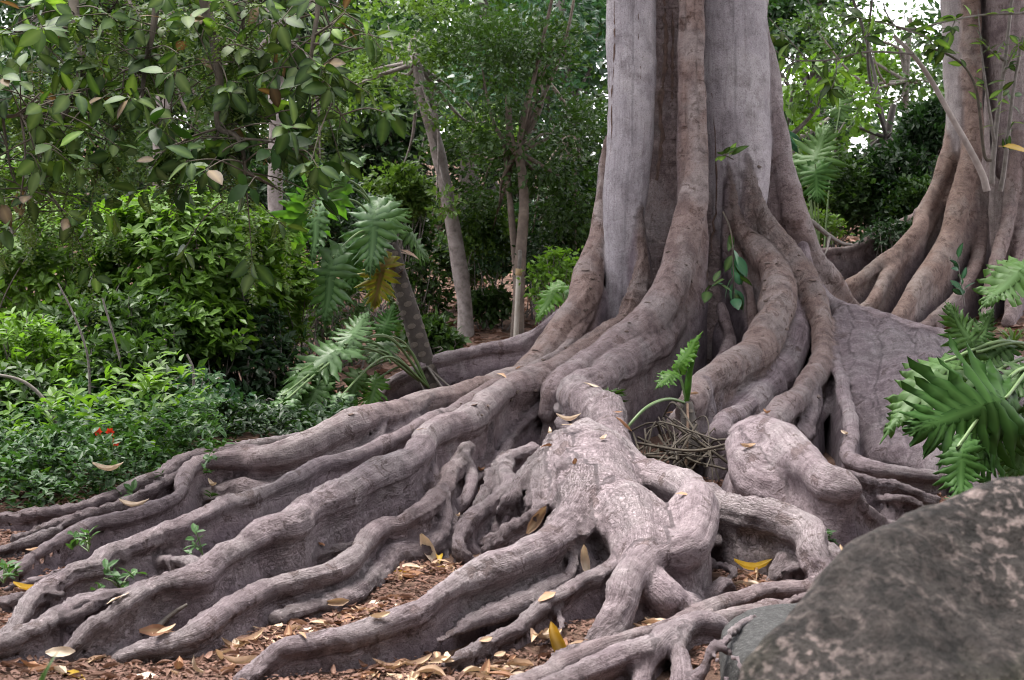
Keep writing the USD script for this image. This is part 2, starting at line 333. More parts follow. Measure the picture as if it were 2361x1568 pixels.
        tone[q] = f_('tone', 0.0) * near; pale[q] = f_('pale', 0.0); rough[q] = np.maximum(f_('rough', 0.15), .25 * (R[i] < .06)) * np.clip(1.5 - (d / R[i] - 1) / 1.5, 0.05, 1); crs[q] = np.maximum(np.clip(1.5 - (d / R[i] - 1) / 1.6, 0.12, 1), f_('pale', 0.0)) * lb.get('worn', 1.0); drop[q] = d / R[i]  # crest mask drives the painted top light and the grain strength
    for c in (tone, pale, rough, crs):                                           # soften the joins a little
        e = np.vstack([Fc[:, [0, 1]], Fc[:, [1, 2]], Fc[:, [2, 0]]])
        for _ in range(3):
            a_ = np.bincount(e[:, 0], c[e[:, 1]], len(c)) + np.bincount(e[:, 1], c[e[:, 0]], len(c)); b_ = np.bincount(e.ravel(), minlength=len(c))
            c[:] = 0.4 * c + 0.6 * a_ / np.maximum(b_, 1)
    def normals(V):
        N = np.zeros_like(V); g = np.cross(V[Fc[:, 1]] - V[Fc[:, 0]], V[Fc[:, 2]] - V[Fc[:, 0]])
        for k in range(3):
            for c in range(3): N[:, c] += np.bincount(Fc[:, k], g[:, c], len(V))
        return N / np.maximum(np.linalg.norm(N, axis=1, keepdims=True), 1e-12)
    N = normals(V)
    grv = snoise(np.column_stack([st[:, 0] * 2.2, st[:, 1] * 30, 0 * drop]), 21) + 0.6 * snoise(np.column_stack([st[:, 0] * 4, st[:, 1] * 65, 0 * drop]), 22)
    lump = snoise(V * 5.5, 23) + 0.6 * snoise(V * 12, 24)
    knob = np.clip(snoise(V * 9.0, 25) - 0.35, 0, 1)
    gnarl = (1 - np.abs(snoise(V * 14, 27))) ** 2 - 0.4
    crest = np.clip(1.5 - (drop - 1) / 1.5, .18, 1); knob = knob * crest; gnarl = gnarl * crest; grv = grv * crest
    V = V + N * (disp * (0.0055 * grv * (0.35 + rough) * np.clip(1 - pale, 0.1, 1) + (0.0045 + 0.006 * rough) * lump + 0.008 * knob * (1 - pale) + 0.012 * rough * gnarl + 0.004 * (snoise(np.column_stack([st[:, 0] * 11, 0 * drop, st[:, 1]]), 26)) * tone))[:, None]
    N = normals(V)
    order = []
    fl_ = np.where(lab[Fc[:, 0]] == lab[Fc[:, 1]], lab[Fc[:, 0]], lab[Fc[:, 2]])
    groups = {}
    for li, lb in enumerate(limbs): groups.setdefault(lb.get('of', lb['name'] + str(li)), []).append(li)
    for key, ls in groups.items():
        sel = Fc[np.isin(fl_, ls)]
        if not len(sel): continue
        u, inv = np.unique(sel, return_inverse=True)
        lb = limbs[ls[0]]
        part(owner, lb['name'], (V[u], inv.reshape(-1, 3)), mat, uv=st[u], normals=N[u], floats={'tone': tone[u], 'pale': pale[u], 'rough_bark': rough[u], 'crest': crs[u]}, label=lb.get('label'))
    return V, N, lab, curves

def limb(name, spec, r, **k): return dict(name=name, spec=spec, r=r, **k)
B = 'buttress_root'; SR = 'surface_root'
FIG = [
    dict(name='trunk', pts=[(1.36, 12.08, 4.6), (1.36, 12.08, 3.0), (1.36, 12.02, 1.6), (1.36, 11.85, 0.4), (1.36, 11.8, -.1)], r=[.52, .53, .54, .58, .62], wall=False, pale=.12, tone=.75, rough=.5, of='trunk', wob=0),
    limb('trunk', ['D', (1452, -430, 11.5), (1452, -150, 11.45), (1455, 100, 11.42), (1452, 300, 11.4), (1440, 450, 11.38), (1432, 600, 11.38), (1432, 740, 11.4)], [.17, .175, .19, .18, .165, .13, .12], wall=False, pale=1, tone=0, rough=.02, of='trunk', wob=.05),
    limb('trunk', ['D', (1676, -430, 11.80), (1678, 0, 11.78), (1684, 250, 11.74), (1690, 450, 11.70), (1686, 620, 11.6)], [.29, .3, .31, .27, .12], wall=False, pale=[1, 1, .9, .6], rough=.02, of='trunk', wob=.03),
    # tubes of the trunk that run out as roots
    limb(B, ['D', (1398, 310, 12.0), (1388, 420, 11.78), 'MM', (1845, 150, 11.6), (1790, 400, 11.4), (1740, 600, 11.2), (1650, 750, 11.05), (1560, 890, 10.9), (1470, 1020, 10.7), (1250, 1150, 10.3), (1000, 1250, 9.8), (600, 1350, 9.1), (230, 1440, .40), 'BL', (1900, 10, .27), (1640, 22, .25), (1400, 50, .24), (1300, 95, .23), (1235, 190, .22), (1200, 290, .2), (1100, 350, .19), (960, 400, .18), (840, 440, .17), (640, 485, .15), (500, 550, .14), (400, 600, .12), (250, 690, .1), (150, 770, .08), (0, 850, .05), (-200, 940, .02)],
         [.03, .08, .11, .115, .115, .11, .10, .09, .085, .075, .07, .06, .05, .042, .04, .04, .04, .035, .03, .03, .03], tone=[1, 1, 1, .9, .6, .3, .1, 0, 0], rough=[.1, .1, .2, .3, .3, .5, .5], flare=.2),
    limb(SR, ['BL', (1850, 12, .25), (1640, -2, .27), (1400, 18, .25), (1250, 50, .24), (1160, 110, .22), (1080, 170, .2), (900, 240, .16), (700, 320, .12), (560, 370, .1), (400, 400, .08), (200, 425, .07), (60, 440, .06), (-150, 470, .03)], [.03, .04, .04, .035, .035, .03], rough=.6),
    limb(SR, ['BL', (1240, 160, .22), (1150, 190, .2), (1000, 275, .17), (880, 330, .13), (800, 372, .11), (640, 420, .08), (480, 470, .05), (300, 520, .04), (100, 590, .02)], [.03, .045, .05, .04, .03], rough=1),
    limb(SR, ['BL', (700, 420, .07), (560, 455, .07), (420, 500, .06), (380, 560, .06), (250, 600, .04), (60, 660, .03), (-60, 700, .02)], [.02, .025, .02], rough=1),
    limb(B, ['MM', (1700, 700, 11.85), (1590, 740, 11.9), (1450, 870, 12.0), (1290, 940, 12.1), (1100, 970, 12.15), (900, 1020, 12.2), (720, 1070, 12.2), (600, 1130, 12.1), (430, 1210, 12), (380, 1290, 11.9)], [.06, .07, .07, .065, .06, .06], rough=.2, flare=.12),
    limb(SR, ['D', (760, 985, .2), (700, 1000, .2), (620, 1012, .17), (540, 1025, .13), (470, 1038, .08), (400, 1060, .02)], [.04, .045, .04, .03], rough=.4),
    limb(B, ['MM', (1850, 480, 11.35), (1835, 560, 11.3), (1780, 750, 11.1), (1700, 880, 10.9), (1600, 1010, 10.6), (1400, 1105, 10.2), (1250, 1185, 9.9), (1100, 1245, 9.6), (1000, 1310, 9.3), (850, 1400, 8.8), (680, 1465, 8.3), (540, 1550, 7.9), 'BL', (2360, 45, .33), (2200, 80, .33), (2050, 140, .33), (1880, 220, .32), (1700, 290, .31), (1500, 350, .3), (1400, 410, .28), (1250, 480, .26), (1150, 530, .24), (1095, 550, .22), (1000, 585, .22), (850, 645, .2), (720, 700, .18), (640, 765, .16), (480, 800, .15), (400, 860, .13), (300, 940, .1), (200, 1010, .09), (150, 1090, .07), (90, 1180, .05), (20, 1270, .02)],
         [.05, .06, .07, .065, .065, .06, .055, .055, .055, .05, .05, .05, .045, .045, .05, .05, .045, .04, .04], tone=[.9, .8, .7, .5, .25, .1, 0, 0, 0, 0], rough=[.2, .3, .3, .25, .25, .3, .5, .8]),
    limb(SR, ['BL', (1240, 500, .25), (1160, 590, .2), (1080, 600, .2), (960, 640, .19), (860, 690, .17), (760, 760, .14), (660, 830, .1)], [.03, .04, .03], rough=.5),
    limb(SR, ['BL', (640, 735, .14), (560, 765, .12), (400, 830, .09), (250, 880, .08), (120, 920, .06), (0, 960, .04)], [.02, .028, .02], rough=.4, wall=False),
    limb(SR, ['BL', (420, 965, .1), (300, 965, .09), (180, 970, .08), (60, 1000, .05), (-60, 1030, .03)], [.02, .03, .02], rough=.9),
    limb(B, ['MM', (2118, -60, 11.27), (2132, 100, 11.24), (2140, 240, 11.2), (2138, 400, 11.1), (2110, 560, 11.0), (2055, 750, 10.8), (1950, 870, 10.6), (1800, 970, 10.3), (1640, 1080, 9.95), (1400, 1165, 9.5), (1250, 1230, 9.2), (1100, 1330, 8.8), (960, 1420, 8.4), (800, 1490, 8.0), (700, 1545, 7.7), 'BM', (560, 12, .39), (450, 80, .38), (300, 150, .36), (150, 240, .35), (0, 312, .34), 'BL', (2080, 370, .33), (1990, 470, .31), (1850, 510, .3), (1720, 550, .29), (1600, 640, .27), (1480, 700, .26), (1330, 810, .23), (1180, 850, .22), (1000, 905, .2), (930, 960, .19), (860, 1030, .17), (760, 1110, .14), (600, 1210, .1), (520, 1290, .07), (450, 1380, .03), (400, 1470, -.02)],
         [.010, .035, .075, .108, .105, .10, .095, .085, .08, .08, .08, .075, .07, .065, .06, .05, .045, .04, .04], tone=[1, 1, .9, .6, .35, .15, 0, 0, 0, 0], rough=[.9, .9, .6, .4, .3, .4, .5, .6, .6, .7], flare=.22),
    limb(SR, ['BL', (980, 930, .18), (880, 962, .17), (760, 975, .17), (640, 998, .16), (560, 1015, .15), (450, 1060, .14), (350, 1125, .13), (250, 1190, .12), (120, 1240, .11), (0, 1290, .1), (-200, 1360, .07)], [.03, .045, .045, .04, .04, .04], rough=.7),
    limb(SR, ['BL', (700, 1020, .16), (600, 1060, .15), (520, 1110, .13), (420, 1150, .11), (320, 1200, .08)], [.015, .022, .015], rough=.8),
    limb(SR, ['BL', (1340, 800, .2), (1290, 750, .18), (1180, 735, .16), (1090, 740, .13), (980, 830, .06), (880, 930, .0)], [.025, .03, .02], rough=.5),
    limb(B, ['BM', (960, -10, .33), (925, 35, .29), (895, 80, .27), (835, 175, .25), (760, 290, .24), (700, 360, .235), (620, 410, .23), (520, 475, .2), (400, 488, .2), (300, 550, .2), (240, 640, .175), (150, 720, .17), (0, 790, .16), 'BL', (2000, 850, .15), (1800, 900, .14), (1650, 970, .135), (1500, 1050, .13), (1400, 1120, .12), (1300, 1200, .1), (1150, 1260, .08), (1000, 1310, .06), (850, 1370, .03), (740, 1410, -.03)],
         [.05, .065, .065, .06, .06, .06, .06, .055, .05, .045], rough=[.5, .6, .5, .4, .4, .5, .7], tone=[.3, .3, .1, 0, 0], flare=.22),
    limb(SR, ['BL', (2380, 640, .14), (2150, 690, .13), (2000, 770, .12), (1850, 850, .11), (1700, 905, .1), (1500, 925, .13), (1440, 985, .1), (1370, 1060, .06), (1330, 1150, .0)], [.02, .028, .025, .035, .03], rough=.6),
    limb(SR, ['BM', (945, 40, .3), (985, 150, .22), (965, 300, .15), (865, 420, .07), (760, 540, -.03)], [.04, .055, .05, .045], wall=False, rough=.03, wob=.1),
    limb(B, ['BM', (1400, -20, .32), (1320, 15, .3), (1230, 50, .28), (1222, 150, .27), (1238, 250, .24), (1150, 320, .22), (1050, 390, .2), (980, 470, .17), (920, 570, .12), (905, 640, .1), (940, 720, .05), (1000, 800, -.03)], [.05, .05, .045, .04, .04, .035], rough=[.3, .5, .5, .8]),
    limb(SR, ['BM', (1210, 50, .27), (1120, 150, .25), (1085, 240, .22), (1050, 350, .19), (960, 440, .14), (880, 500, .1), (850, 600, .06), (800, 700, .03), (850, 800, -.02)], [.02, .03, .03, .03, .045], rough=1),
    limb(SR, ['BM', (960, 560, .1), (965, 630, .07), (1010, 690, .03), (1070, 730, -.02)], [.02, .025, .02], wall=False),
    limb(B, ['BM', (1560, -60, .42), (1450, 60, .38), (1340, 160, .33), (1290, 230, .3), (1250, 330, .25), (1215, 420, .18), (1190, 530, .08), (1180, 620, -.02)], [.06, .055, .05, .045, .03], rough=1),
    limb(SR, ['BM', (1470, 120, .35), (1430, 240, .31), (1452, 350, .27), (1430, 420, .25), (1330, 490, .2), (1200, 560, .15), (1120, 640, .1), (1085, 760, -.01)], [.035, .04, .04, .035, .03], rough=.9),
    limb(SR, ['BM', (1380, 220, .3), (1360, 330, .26), (1375, 400, .24), (1280, 500, .15)], [.02, .022, .015], rough=.9, wall=False),
    limb(B, ['BM', (1760, 210, .38), (1700, 300, .36), (1645, 385, .33), (1600, 490, .3), (1500, 585, .29), (1400, 640, .28), (1250, 710, .27), (1100, 765, .25), (980, 835, .23), (880, 890, .22), (780, 960, .2), (680, 1040, .17), (560, 1085, .16), (400, 1150, .15), (250, 1195, .14), (100, 1240, .13), 'BL', (2190, 1255, .12), (2080, 1290, .11), (1950, 1310, .11), (1850, 1360, .09), (1750, 1440, .06), (1650, 1540, .02), (1600, 1600, -.03)],
         [.09, .085, .08, .07, .065, .06, .06, .055, .05, .045], rough=[1, .8, .5, .4, .3, .4, .4, .5], flare=.12),
    limb(SR, ['BM', (2110, 640, .2), (2000, 740, .19), (1900, 795, .18), (1830, 850, .17), (1780, 850, .17), (1700, 900, .15), (1620, 960, .13), (1500, 1020, .12), (1400, 1100, .1), (1300, 1190, .08), (1200, 1230, .07), (1080, 1285, .06), (950, 1360, .05), (850, 1420, .03), (740, 1465, -.02)], [.03, .035, .04, .04, .035, .035, .03, .025], rough=.5, flare=.05),
    limb(SR, ['BM', (1610, 980, .11), (1580, 1110, .07), (1600, 1190, .05), (1560, 1250, .03), (1480, 1310, .025), (1300, 1360, .02), (1160, 1400, .015), (1090, 1375, .0)], [.035, .03, .025, .012, .012], wall=False, rough=.3),
    # the great central root and its plate
    limb(B, ['D', (1600, -430, 11.36), (1600, 0, 11.33), (1607, 300, 11.26), (1598, 450, 11.12), (1562, 600, 10.9), (1512, 700, 10.6), (1430, 768, 10.2), (1350, 828, 9.75), (1300, 862, 9.5), (1274, 897, 9.3), (1262, 945, 9.25)], [.086, .088, .094, .108, .124, .128, .118, .108, .1, .09, .07], tone=[1, 1, 1, 1, .9, .6, .35, .2], rough=[.05, .05, .05, .1, .3, .3, .4], flare=.2, wob=.08),
    limb(B, ['MM', (2330, 760, 10.8), (2230, 900, 10.5), (2050, 1020, 10.0), (1880, 1130, 9.5), (1720, 1190, 9.1), (1680, 1240, 8.85), (1790, 1290, 8.5), (1880, 1380, 8.1), (1930, 1480, 7.7), 'BM', (1990, 5, .37), (2100, 60, .37), (2250, 115, .38), 'BR', (20, 170, .38), (100, 205, .38), (165, 270, .37), (195, 360, .35), (185, 470, .32), (135, 540, .3), (60, 610, .28), 'BM', (2320, 610, .26), (2230, 660, .25), (2120, 745, .23), (2060, 835, .2), (2035, 930, .17), (2015, 1050, .12), (1955, 1150, .08), (1850, 1260, .03), (1740, 1340, -.04)],
         [.1, .11, .11, .105, .1, .1, .1, .095, .095, .1, .1, .095, .09, .085, .08, .075, .07, .06], tone=[.5, .35, .2, .1, 0, 0, 0, 0], rough=[.3, .5, .5, .5, .7, .5, .3, .25, .3, .6], flare=.25, of='great'),
    limb(B, ['BM', (1760, -120, .45), (1840, 60, .4), (1930, 220, .36), (2030, 370, .33), (2110, 500, .3), (2150, 610, .27)], [.13, .15, .15, .14, .11], rough=.5, flare=.35, of='great', k=.08),
    limb(B, ['BM', (1620, -60, .43), (1640, 80, .39), (1680, 210, .36), (1720, 310, .33)], [.09, .1, .1, .08], rough=.6, flare=.3, of='great', k=.08),
    limb(SR, ['BM', (1885, 170, .41), (1905, 220, .40), (1960, 255, .385), (2050, 275, .38), (2110, 290, .36)], [.02, .03, .03, .02], wall=False, rough=.6),
    limb(SR, ['BM', (1560, 90, .42), (1600, 110, .43), (1650, 80, .43)], [.03, .04, .03], wall=False, rough=.6),
    limb(SR, ['BM', (2330, 610, .25), (2180, 690, .23), (2110, 720, .23), (2090, 840, .18), (2200, 860, .17), (2300, 950, .13), 'BR', (10, 1000, .09), (100, 1030, .05), (190, 1070, -.02)], [.08, .085, .08, .085, .085, .08, .06], rough=.1, flare=.3, of='prong'),
    limb(B, ['BR', (120, 230, .31), (200, 262, .3), (300, 310, .29), (500, 362, .29), (650, 392, .29), (800, 432, .28), (905, 475, .27), (955, 545, .24), (955, 625, .21), (980, 710, .17), (1012, 800, .12), (1035, 870, .08), (1020, 950, .0)], [.06, .075, .08, .08, .085, .085, .08, .08, .07], rough=[.1, .8, .9, .4, .5, .3], flare=.1),
    limb(SR, ['BR', (900, 600, .16), (820, 680, .12), (740, 760, .09), (690, 850, .04), (640, 930, -.02)], [.06, .06, .05, .05], rough=1, flare=.3),
    limb(SR, ['BR', (440, 640, .1), (560, 665, .1), (660, 710, .09), (700, 790, .05), (660, 880, .0)], [.02, .025, .03, .02], rough=.8),
    limb(SR, ['BR', (200, 1060, .02), (280, 940, .08), (330, 890, .1), (390, 950, .05)], [.04, .05, .03], rough=.7),
    limb(SR, ['BR', (1060, 850, .05), (960, 905, .07), (780, 917, .07), (600, 937, .07), (480, 977, .07), (330, 1017, .07), (200, 1057, .07), (100, 1100, .07), (0, 1150, .07), 'BM', (2200, 1195, .07), (2000, 1265, .07), (1800, 1340, .07), (1600, 1430, .06), (1450, 1510, .05), (1300, 1575, .03), (1150, 1640, -.01)], [.05, .05, .045, .04, .045, .045, .05, .05, .04], rough=.15, tone=.25),
    limb(SR, ['BM', (1740, 1335, .05), (1640, 1370, .06), (1560, 1420, .05), (1530, 1480, .02)], [.03, .045, .03], rough=.8),
    limb(SR, ['BR', (1200, 940, .05), (1100, 965, .06), (960, 970, .06), (800, 1010, .05), (700, 1060, .03)], [.03, .03, .02], rough=.3, tone=.2),
    limb(SR, ['BR', (780, 1080, .03), (730, 1040, .06), (660, 1030, .07), (540, 1062, .07), (400, 1090, .06), (260, 1128, .05)], [.04, .045, .04], rough=.2, tone=.3),
    limb(SR, ['BR', (350, 1220, .03), (260, 1142, .09), (130, 1128, .11), (0, 1190, .12), 'BM', (2260, 1250, .12), (2190, 1340, .1), (2140, 1450, .06), (2120, 1580, .02)], [.05, .055, .06, .055, .05], rough=.1, flare=.3),
    limb(SR, ['BR', (60, 1190, .11), (20, 1300, .09), (40, 1420, .06), (50, 1560, .03)], [.05, .05, .06], rough=.4, flare=.3),
    limb(SR, ['BM', (2200, 1300, .11), (2120, 1318, .115), (2000, 1350, .11), (1880, 1410, .1), (1750, 1480, .09), (1600, 1545, .07), (1450, 1620, .04)], [.05, .055, .05, .05], rough=.1, flare=.15),
    limb(SR, ['BR', (770, 1180, .09), (720, 1165, .11), (600, 1130, .13), (480, 1160, .14), (400, 1220, .14), (330, 1300, .13), (260, 1340, .12), (220, 1440, .08), (140, 1580, .02)], [.018, .022, .024, .026, .03, .028], wall=False, rough=.2),
    limb(SR, ['BR', (262, 1335, .125), (290, 1420, .11), (330, 1510, .09), (370, 1600, .06)], [.014, .016, .014], wall=False, rough=.2),
    limb(SR, ['BR', (300, 1325, .13), (380, 1370, .12), (450, 1460, .105), (530, 1570, .08)], [.022, .02, .02], wall=False, rough=.2),
    # the right-hand side of the trunk
    limb(B, ['TR', (365, 1120, 11.43), (395, 1230, 11.41), (420, 1400, 11.39), 'MR', (455, 170, 11.36), (575, 255, 11.25), (675, 355, 11.1), (728, 470, 10.95), (728, 580, 10.8), (695, 690, 10.6), (640, 800, 10.4), (585, 890, 10.2), (490, 985, 9.9), (345, 1085, 9.5), (200, 1190, 9.1), (110, 1290, 8.8), (60, 1380, 8.6), (40, 1480, .2)], [.010, .03, .065, .10, .115, .12, .12, .12, .115, .11, .1, .095, .09, .08], tone=[1, 1, 1, 1, .9, .7, .6, .5], rough=[.6, .4, .3, .3, .35, .2, .2], flare=.12),
    limb(B, ['MR', (770, 480, 11.15), (790, 620, 11.05), (795, 800, 10.8), (760, 1000, 10.5), (650, 1150, 10.1), (520, 1290, 9.7), (420, 1400, 9.3)], [.09, .11, .13, .13, .12, .1], rough=.1, flare=.15),
    limb(SR, ['MR', (520, 1350, 9.2), (450, 1405, 8.9), (375, 1440, 8.7), (290, 1540, 8.35), 'BR', (200, 20, .1)], [.06, .075, .075, .07], rough=.1),
    limb(B, ['TR', (495, 780, 11.47), (503, 1000, 11.46), (525, 1200, 11.45), 'MR', (580, 60, 11.4), (700, 230, 11.25), (820, 380, 11.15), (900, 540, 11.0), (955, 640, 10.9), (975, 760, 10.7), (992, 880, 10.45), (990, 1000, 10.2), (955, 1140, 9.8), (875, 1260, 9.4), (785, 1350, 9.0), (690, 1425, 8.6), (600, 1478, 8.25), (520, 1500, 7.95), (470, 1530, 7.75)], [.010, .025, .07, .10, .105, .1, .095, .09, .09, .09, .085, .08, .08], tone=[1, 1, 1, 1, .9, .7, .5, .3, .1], rough=[.7, .7, .4, .3, .4, .3, .3], flare=.14),
    limb(B, ['MR', (440, 1530, 7.75), (540, 1510, 7.65), (640, 1530, 7.5), 'BR', (740, -100, .42), (850, -20, .4), (950, 60, .38), (1050, 150, .35), (1150, 205, .32), (1215, 260, .27), (1245, 340, .22), (1330, 420, .15), (1460, 510, .03)], [.08, .1, .11, .1, .09, .08, .055, .05, .045], rough=[.1, .2, .3, .5, .6], flare=.35, of='foot'),
    limb(B, ['BR', (430, -80, .38), (460, 30, .33), (520, 130, .27), (620, 220, .22), (760, 290, .17), (880, 380, .1), (980, 500, .0)], [.07, .1, .11, .1, .08], rough=.25, flare=.4, of='foot', k=.1),
    limb(B, ['BR', (1000, 120, .32), (1060, 230, .26), (1110, 330, .2), (1150, 420, .12), (1200, 520, .02)], [.05, .06, .06, .05], rough=.7, flare=.3, of='foot', k=.06),
    limb(SR, ['BR', (1100, 200, .28), (1140, 290, .22), (1190, 370, .16), (1240, 470, .06), (1270, 560, -.02)], [.02, .03, .025], rough=.6, wall=False),
    limb(SR, ['BR', (1200, 420, .13), (1300, 480, .08), (1400, 540, .03)], [.02, .03, .02], rough=.9),
    limb(SR, ['BR', (700, 240, .2), (640, 262, .17), (565, 310, .1), (500, 370, .02)], [.04, .05, .04], rough=.1),
    limb(B, ['TR', (560, -1250, 11.95), (550, 0, 11.95), (575, 400, 11.92), (620, 700, 11.88), (690, 1000, 11.85), (780, 1280, 11.78), 'MR', (850, 100, 11.72), (905, 230, 11.75), (960, 360, 11.8), (1030, 470, 11.9), (1120, 590, 12.0), (1220, 695, 12.1), (1300, 760, 12.2)], [.12, .12, .12, .12, .115, .11, .1, .1, .09, .08, .07], tone=[.3, .3, .3, .4, .6, 1, 1], rough=.15, flare=.1, pale=[.5, .5, .4, .2, 0, 0]),
    limb(SR, ['MR', (870, 300, 11.55), (900, 430, 11.45), (955, 530, 11.38), (1010, 610, 11.3), (1060, 670, 11.2)], [.06, .065, .07, .06], rough=.1),
    limb(B, ['MR', (1000, 650, 11.35), (1150, 715, 11.1), (1300, 750, 10.9), (1450, 800, 10.7), (1600, 850, 10.5), (1750, 900, 10.3), (1900, 950, 10.1), (2100, 1015, 9.9), (2300, 1085, 9.6), (2500, 1180, 9.3)], [.08, .09, .085, .08, .08, .08, .07], rough=.3, flare=.55, tone=.15, reach_down=.8, reach=.4),
    *[limb(B, ['MR', (a - 20, b, y0), (a + 25, b + 110, y0 - .32), (a + 45, b + 260, y0 - .68), (a + 90, b + 500, y0 - 1.25), (a + 150, b + 690, y0 - 1.72), (a + 230, b + 840, y0 - 2.12), (a + 300, b + 980, y0 - 2.5)], [.06, .12, w_, w_, w_ * .9, .09], rough=.4, flare=.5, slim=False, k=.07, of='broad_buttress', wob=.3, worn=.45) for a, b, y0, w_ in ((1130, 722, 11.08, .11), (1225, 745, 10.96, .15), (1345, 772, 10.92, .11), (1450, 803, 10.70, .17), (1560, 840, 10.68, .11), (1680, 880, 10.40, .16), (1800, 918, 10.28, .12))],  # lower value dims the painted crest light on these folds
    limb(SR, ['BM', (1740, 560, .27), (1790, 490, .28), (1880, 530, .26), (1960, 590, .23), (2020, 640, .2)], [.03, .045, .045, .04], rough=.6),
    limb(SR, ['BM', (1690, 430, .24), (1720, 560, .18), (1740, 700, .1), (1750, 830, .0)], [.06, .07, .07, .06], rough=.6),
    limb(SR, ['MR', (1080, 990, 10.3), (1115, 1150, 9.8), (1150, 1300, 9.3), (1195, 1480, 8.7), 'BR', (1170, 10, .22), (1220, 65, .2), (1300, 100, .19), (1420, 130, .17), (1560, 150, .15), (1750, 168, .13), (1950, 190, .1)], [.04, .055, .06, .06, .055, .05], rough=.3, flare=.25),
    limb(SR, ['BR', (1080, 130, .27), (1200, 172, .23), (1350, 207, .19), (1500, 232, .15), (1620, 287, .1), (1760, 330, .05)], [.04, .05, .05, .04], rough=.6),
    limb(SR, ['BR', (1380, 335, .1), (1470, 325, .13), (1570, 335, .12), (1650, 372, .09), (1695, 430, .03)], [.02, .028, .025], rough=.5),
    limb(SR, ['BR', (980, 735, .04), (1080, 725, .06), (1200, 700, .065), (1350, 640, .065), (1480, 550, .06), (1600, 470, .03)], [.04, .045, .045, .04], rough=.15, tone=.25),
    limb(SR, ['MR', (430, 430, 11.3), (490, 540, 11.2), (522, 640, 11.1), (533, 760, 11.0), (533, 880, 10.8), (495, 970, 10.65)], [.04, .055, .055, .05], rough=.3, tone=.8, flare=.1),
    limb(SR, ['MR', (320, 700, 11.15), (340, 790, 11.05), (368, 890, 10.9), (345, 1010, 10.7), (275, 1105, 10.4), (200, 1190, 10.1)], [.05, .065, .07, .06], rough=.2, tone=.3, flare=.15),
]
# thinner strands that hug the flanks of the big roots
_r = np.random.default_rng(12); _extra = []
for _l in FIG:
    if 'spec' not in _l or _l['name'] != B or _l.get('of') in ('foot',): continue
    P_ = path3(_l['spec']); C_ = catmull(P_, .05); t_ = np.gradient(C_, axis=0); t_[:, 2] = 0; t_ /= np.maximum(np.linalg.norm(t_, axis=1, keepdims=True), 1e-6); sd_ = np.cross(t_, [0, 0, 1.]); sd_ *= -np.sign(sd_[:, 1:2] + 1e-9)
    ok = np.flatnonzero((C_[:, 2] < .6) & (C_[:, 2] > .06)); n_ = len(ok)
    if n_ < 16: continue
    rm = float(np.mean(_l['r']))
    for q in range(5 if n_ > 50 else 3):
        a_ = _r.integers(0, n_ // 2); b_ = min(n_ - 1, a_ + _r.integers(12, max(14, n_ // 2 + 8))); I_ = ok[a_:b_ + 1]; m_ = len(I_); w_ = np.linspace(0, 1, m_)
        fall = _r.uniform(.25, .8); zz_ = np.interp(w_, [0, .2, 1], [1.0, fall, fall * _r.uniform(.1, .7)]); side = _r.choice([1, 1, 1, -1])
        off = (rm * .7 + np.interp(w_, [0, .2, 1], [-.03, .02, _r.uniform(.03, .09)]) + .018 * snoise(np.stack([w_ * 5 + q * 9, 0 * w_ + rm * 90, 0 * w_], 1), q)) * side
        X_ = C_[I_] + sd_[I_] * off[:, None]; X_[:, 2] = C_[I_, 2] * zz_ + .01
        _extra.append(dict(name=SR, pts=X_[::3], r=[.016, _r.uniform(.022, .044), _r.uniform(.018, .036), .012], wall=bool(_r.random() < .35), rough=_r.uniform(.2, .9), flare=.04, slim=False, k=.018))
FIG += _extra
fig = thing('fig_tree', 'huge grey fig tree spreading long buttress roots over the bare soil', 'tree', (1.36, 11.8, 0))
FIG_V, FIG_N, FIG_L, FIG_C = build_fig(FIG, (-3.4, 4.2, -0.08), (4.6, 12.9, 4.3), 0.017, fig, BARK, 0.0, k_join=.024, disp=1.25)

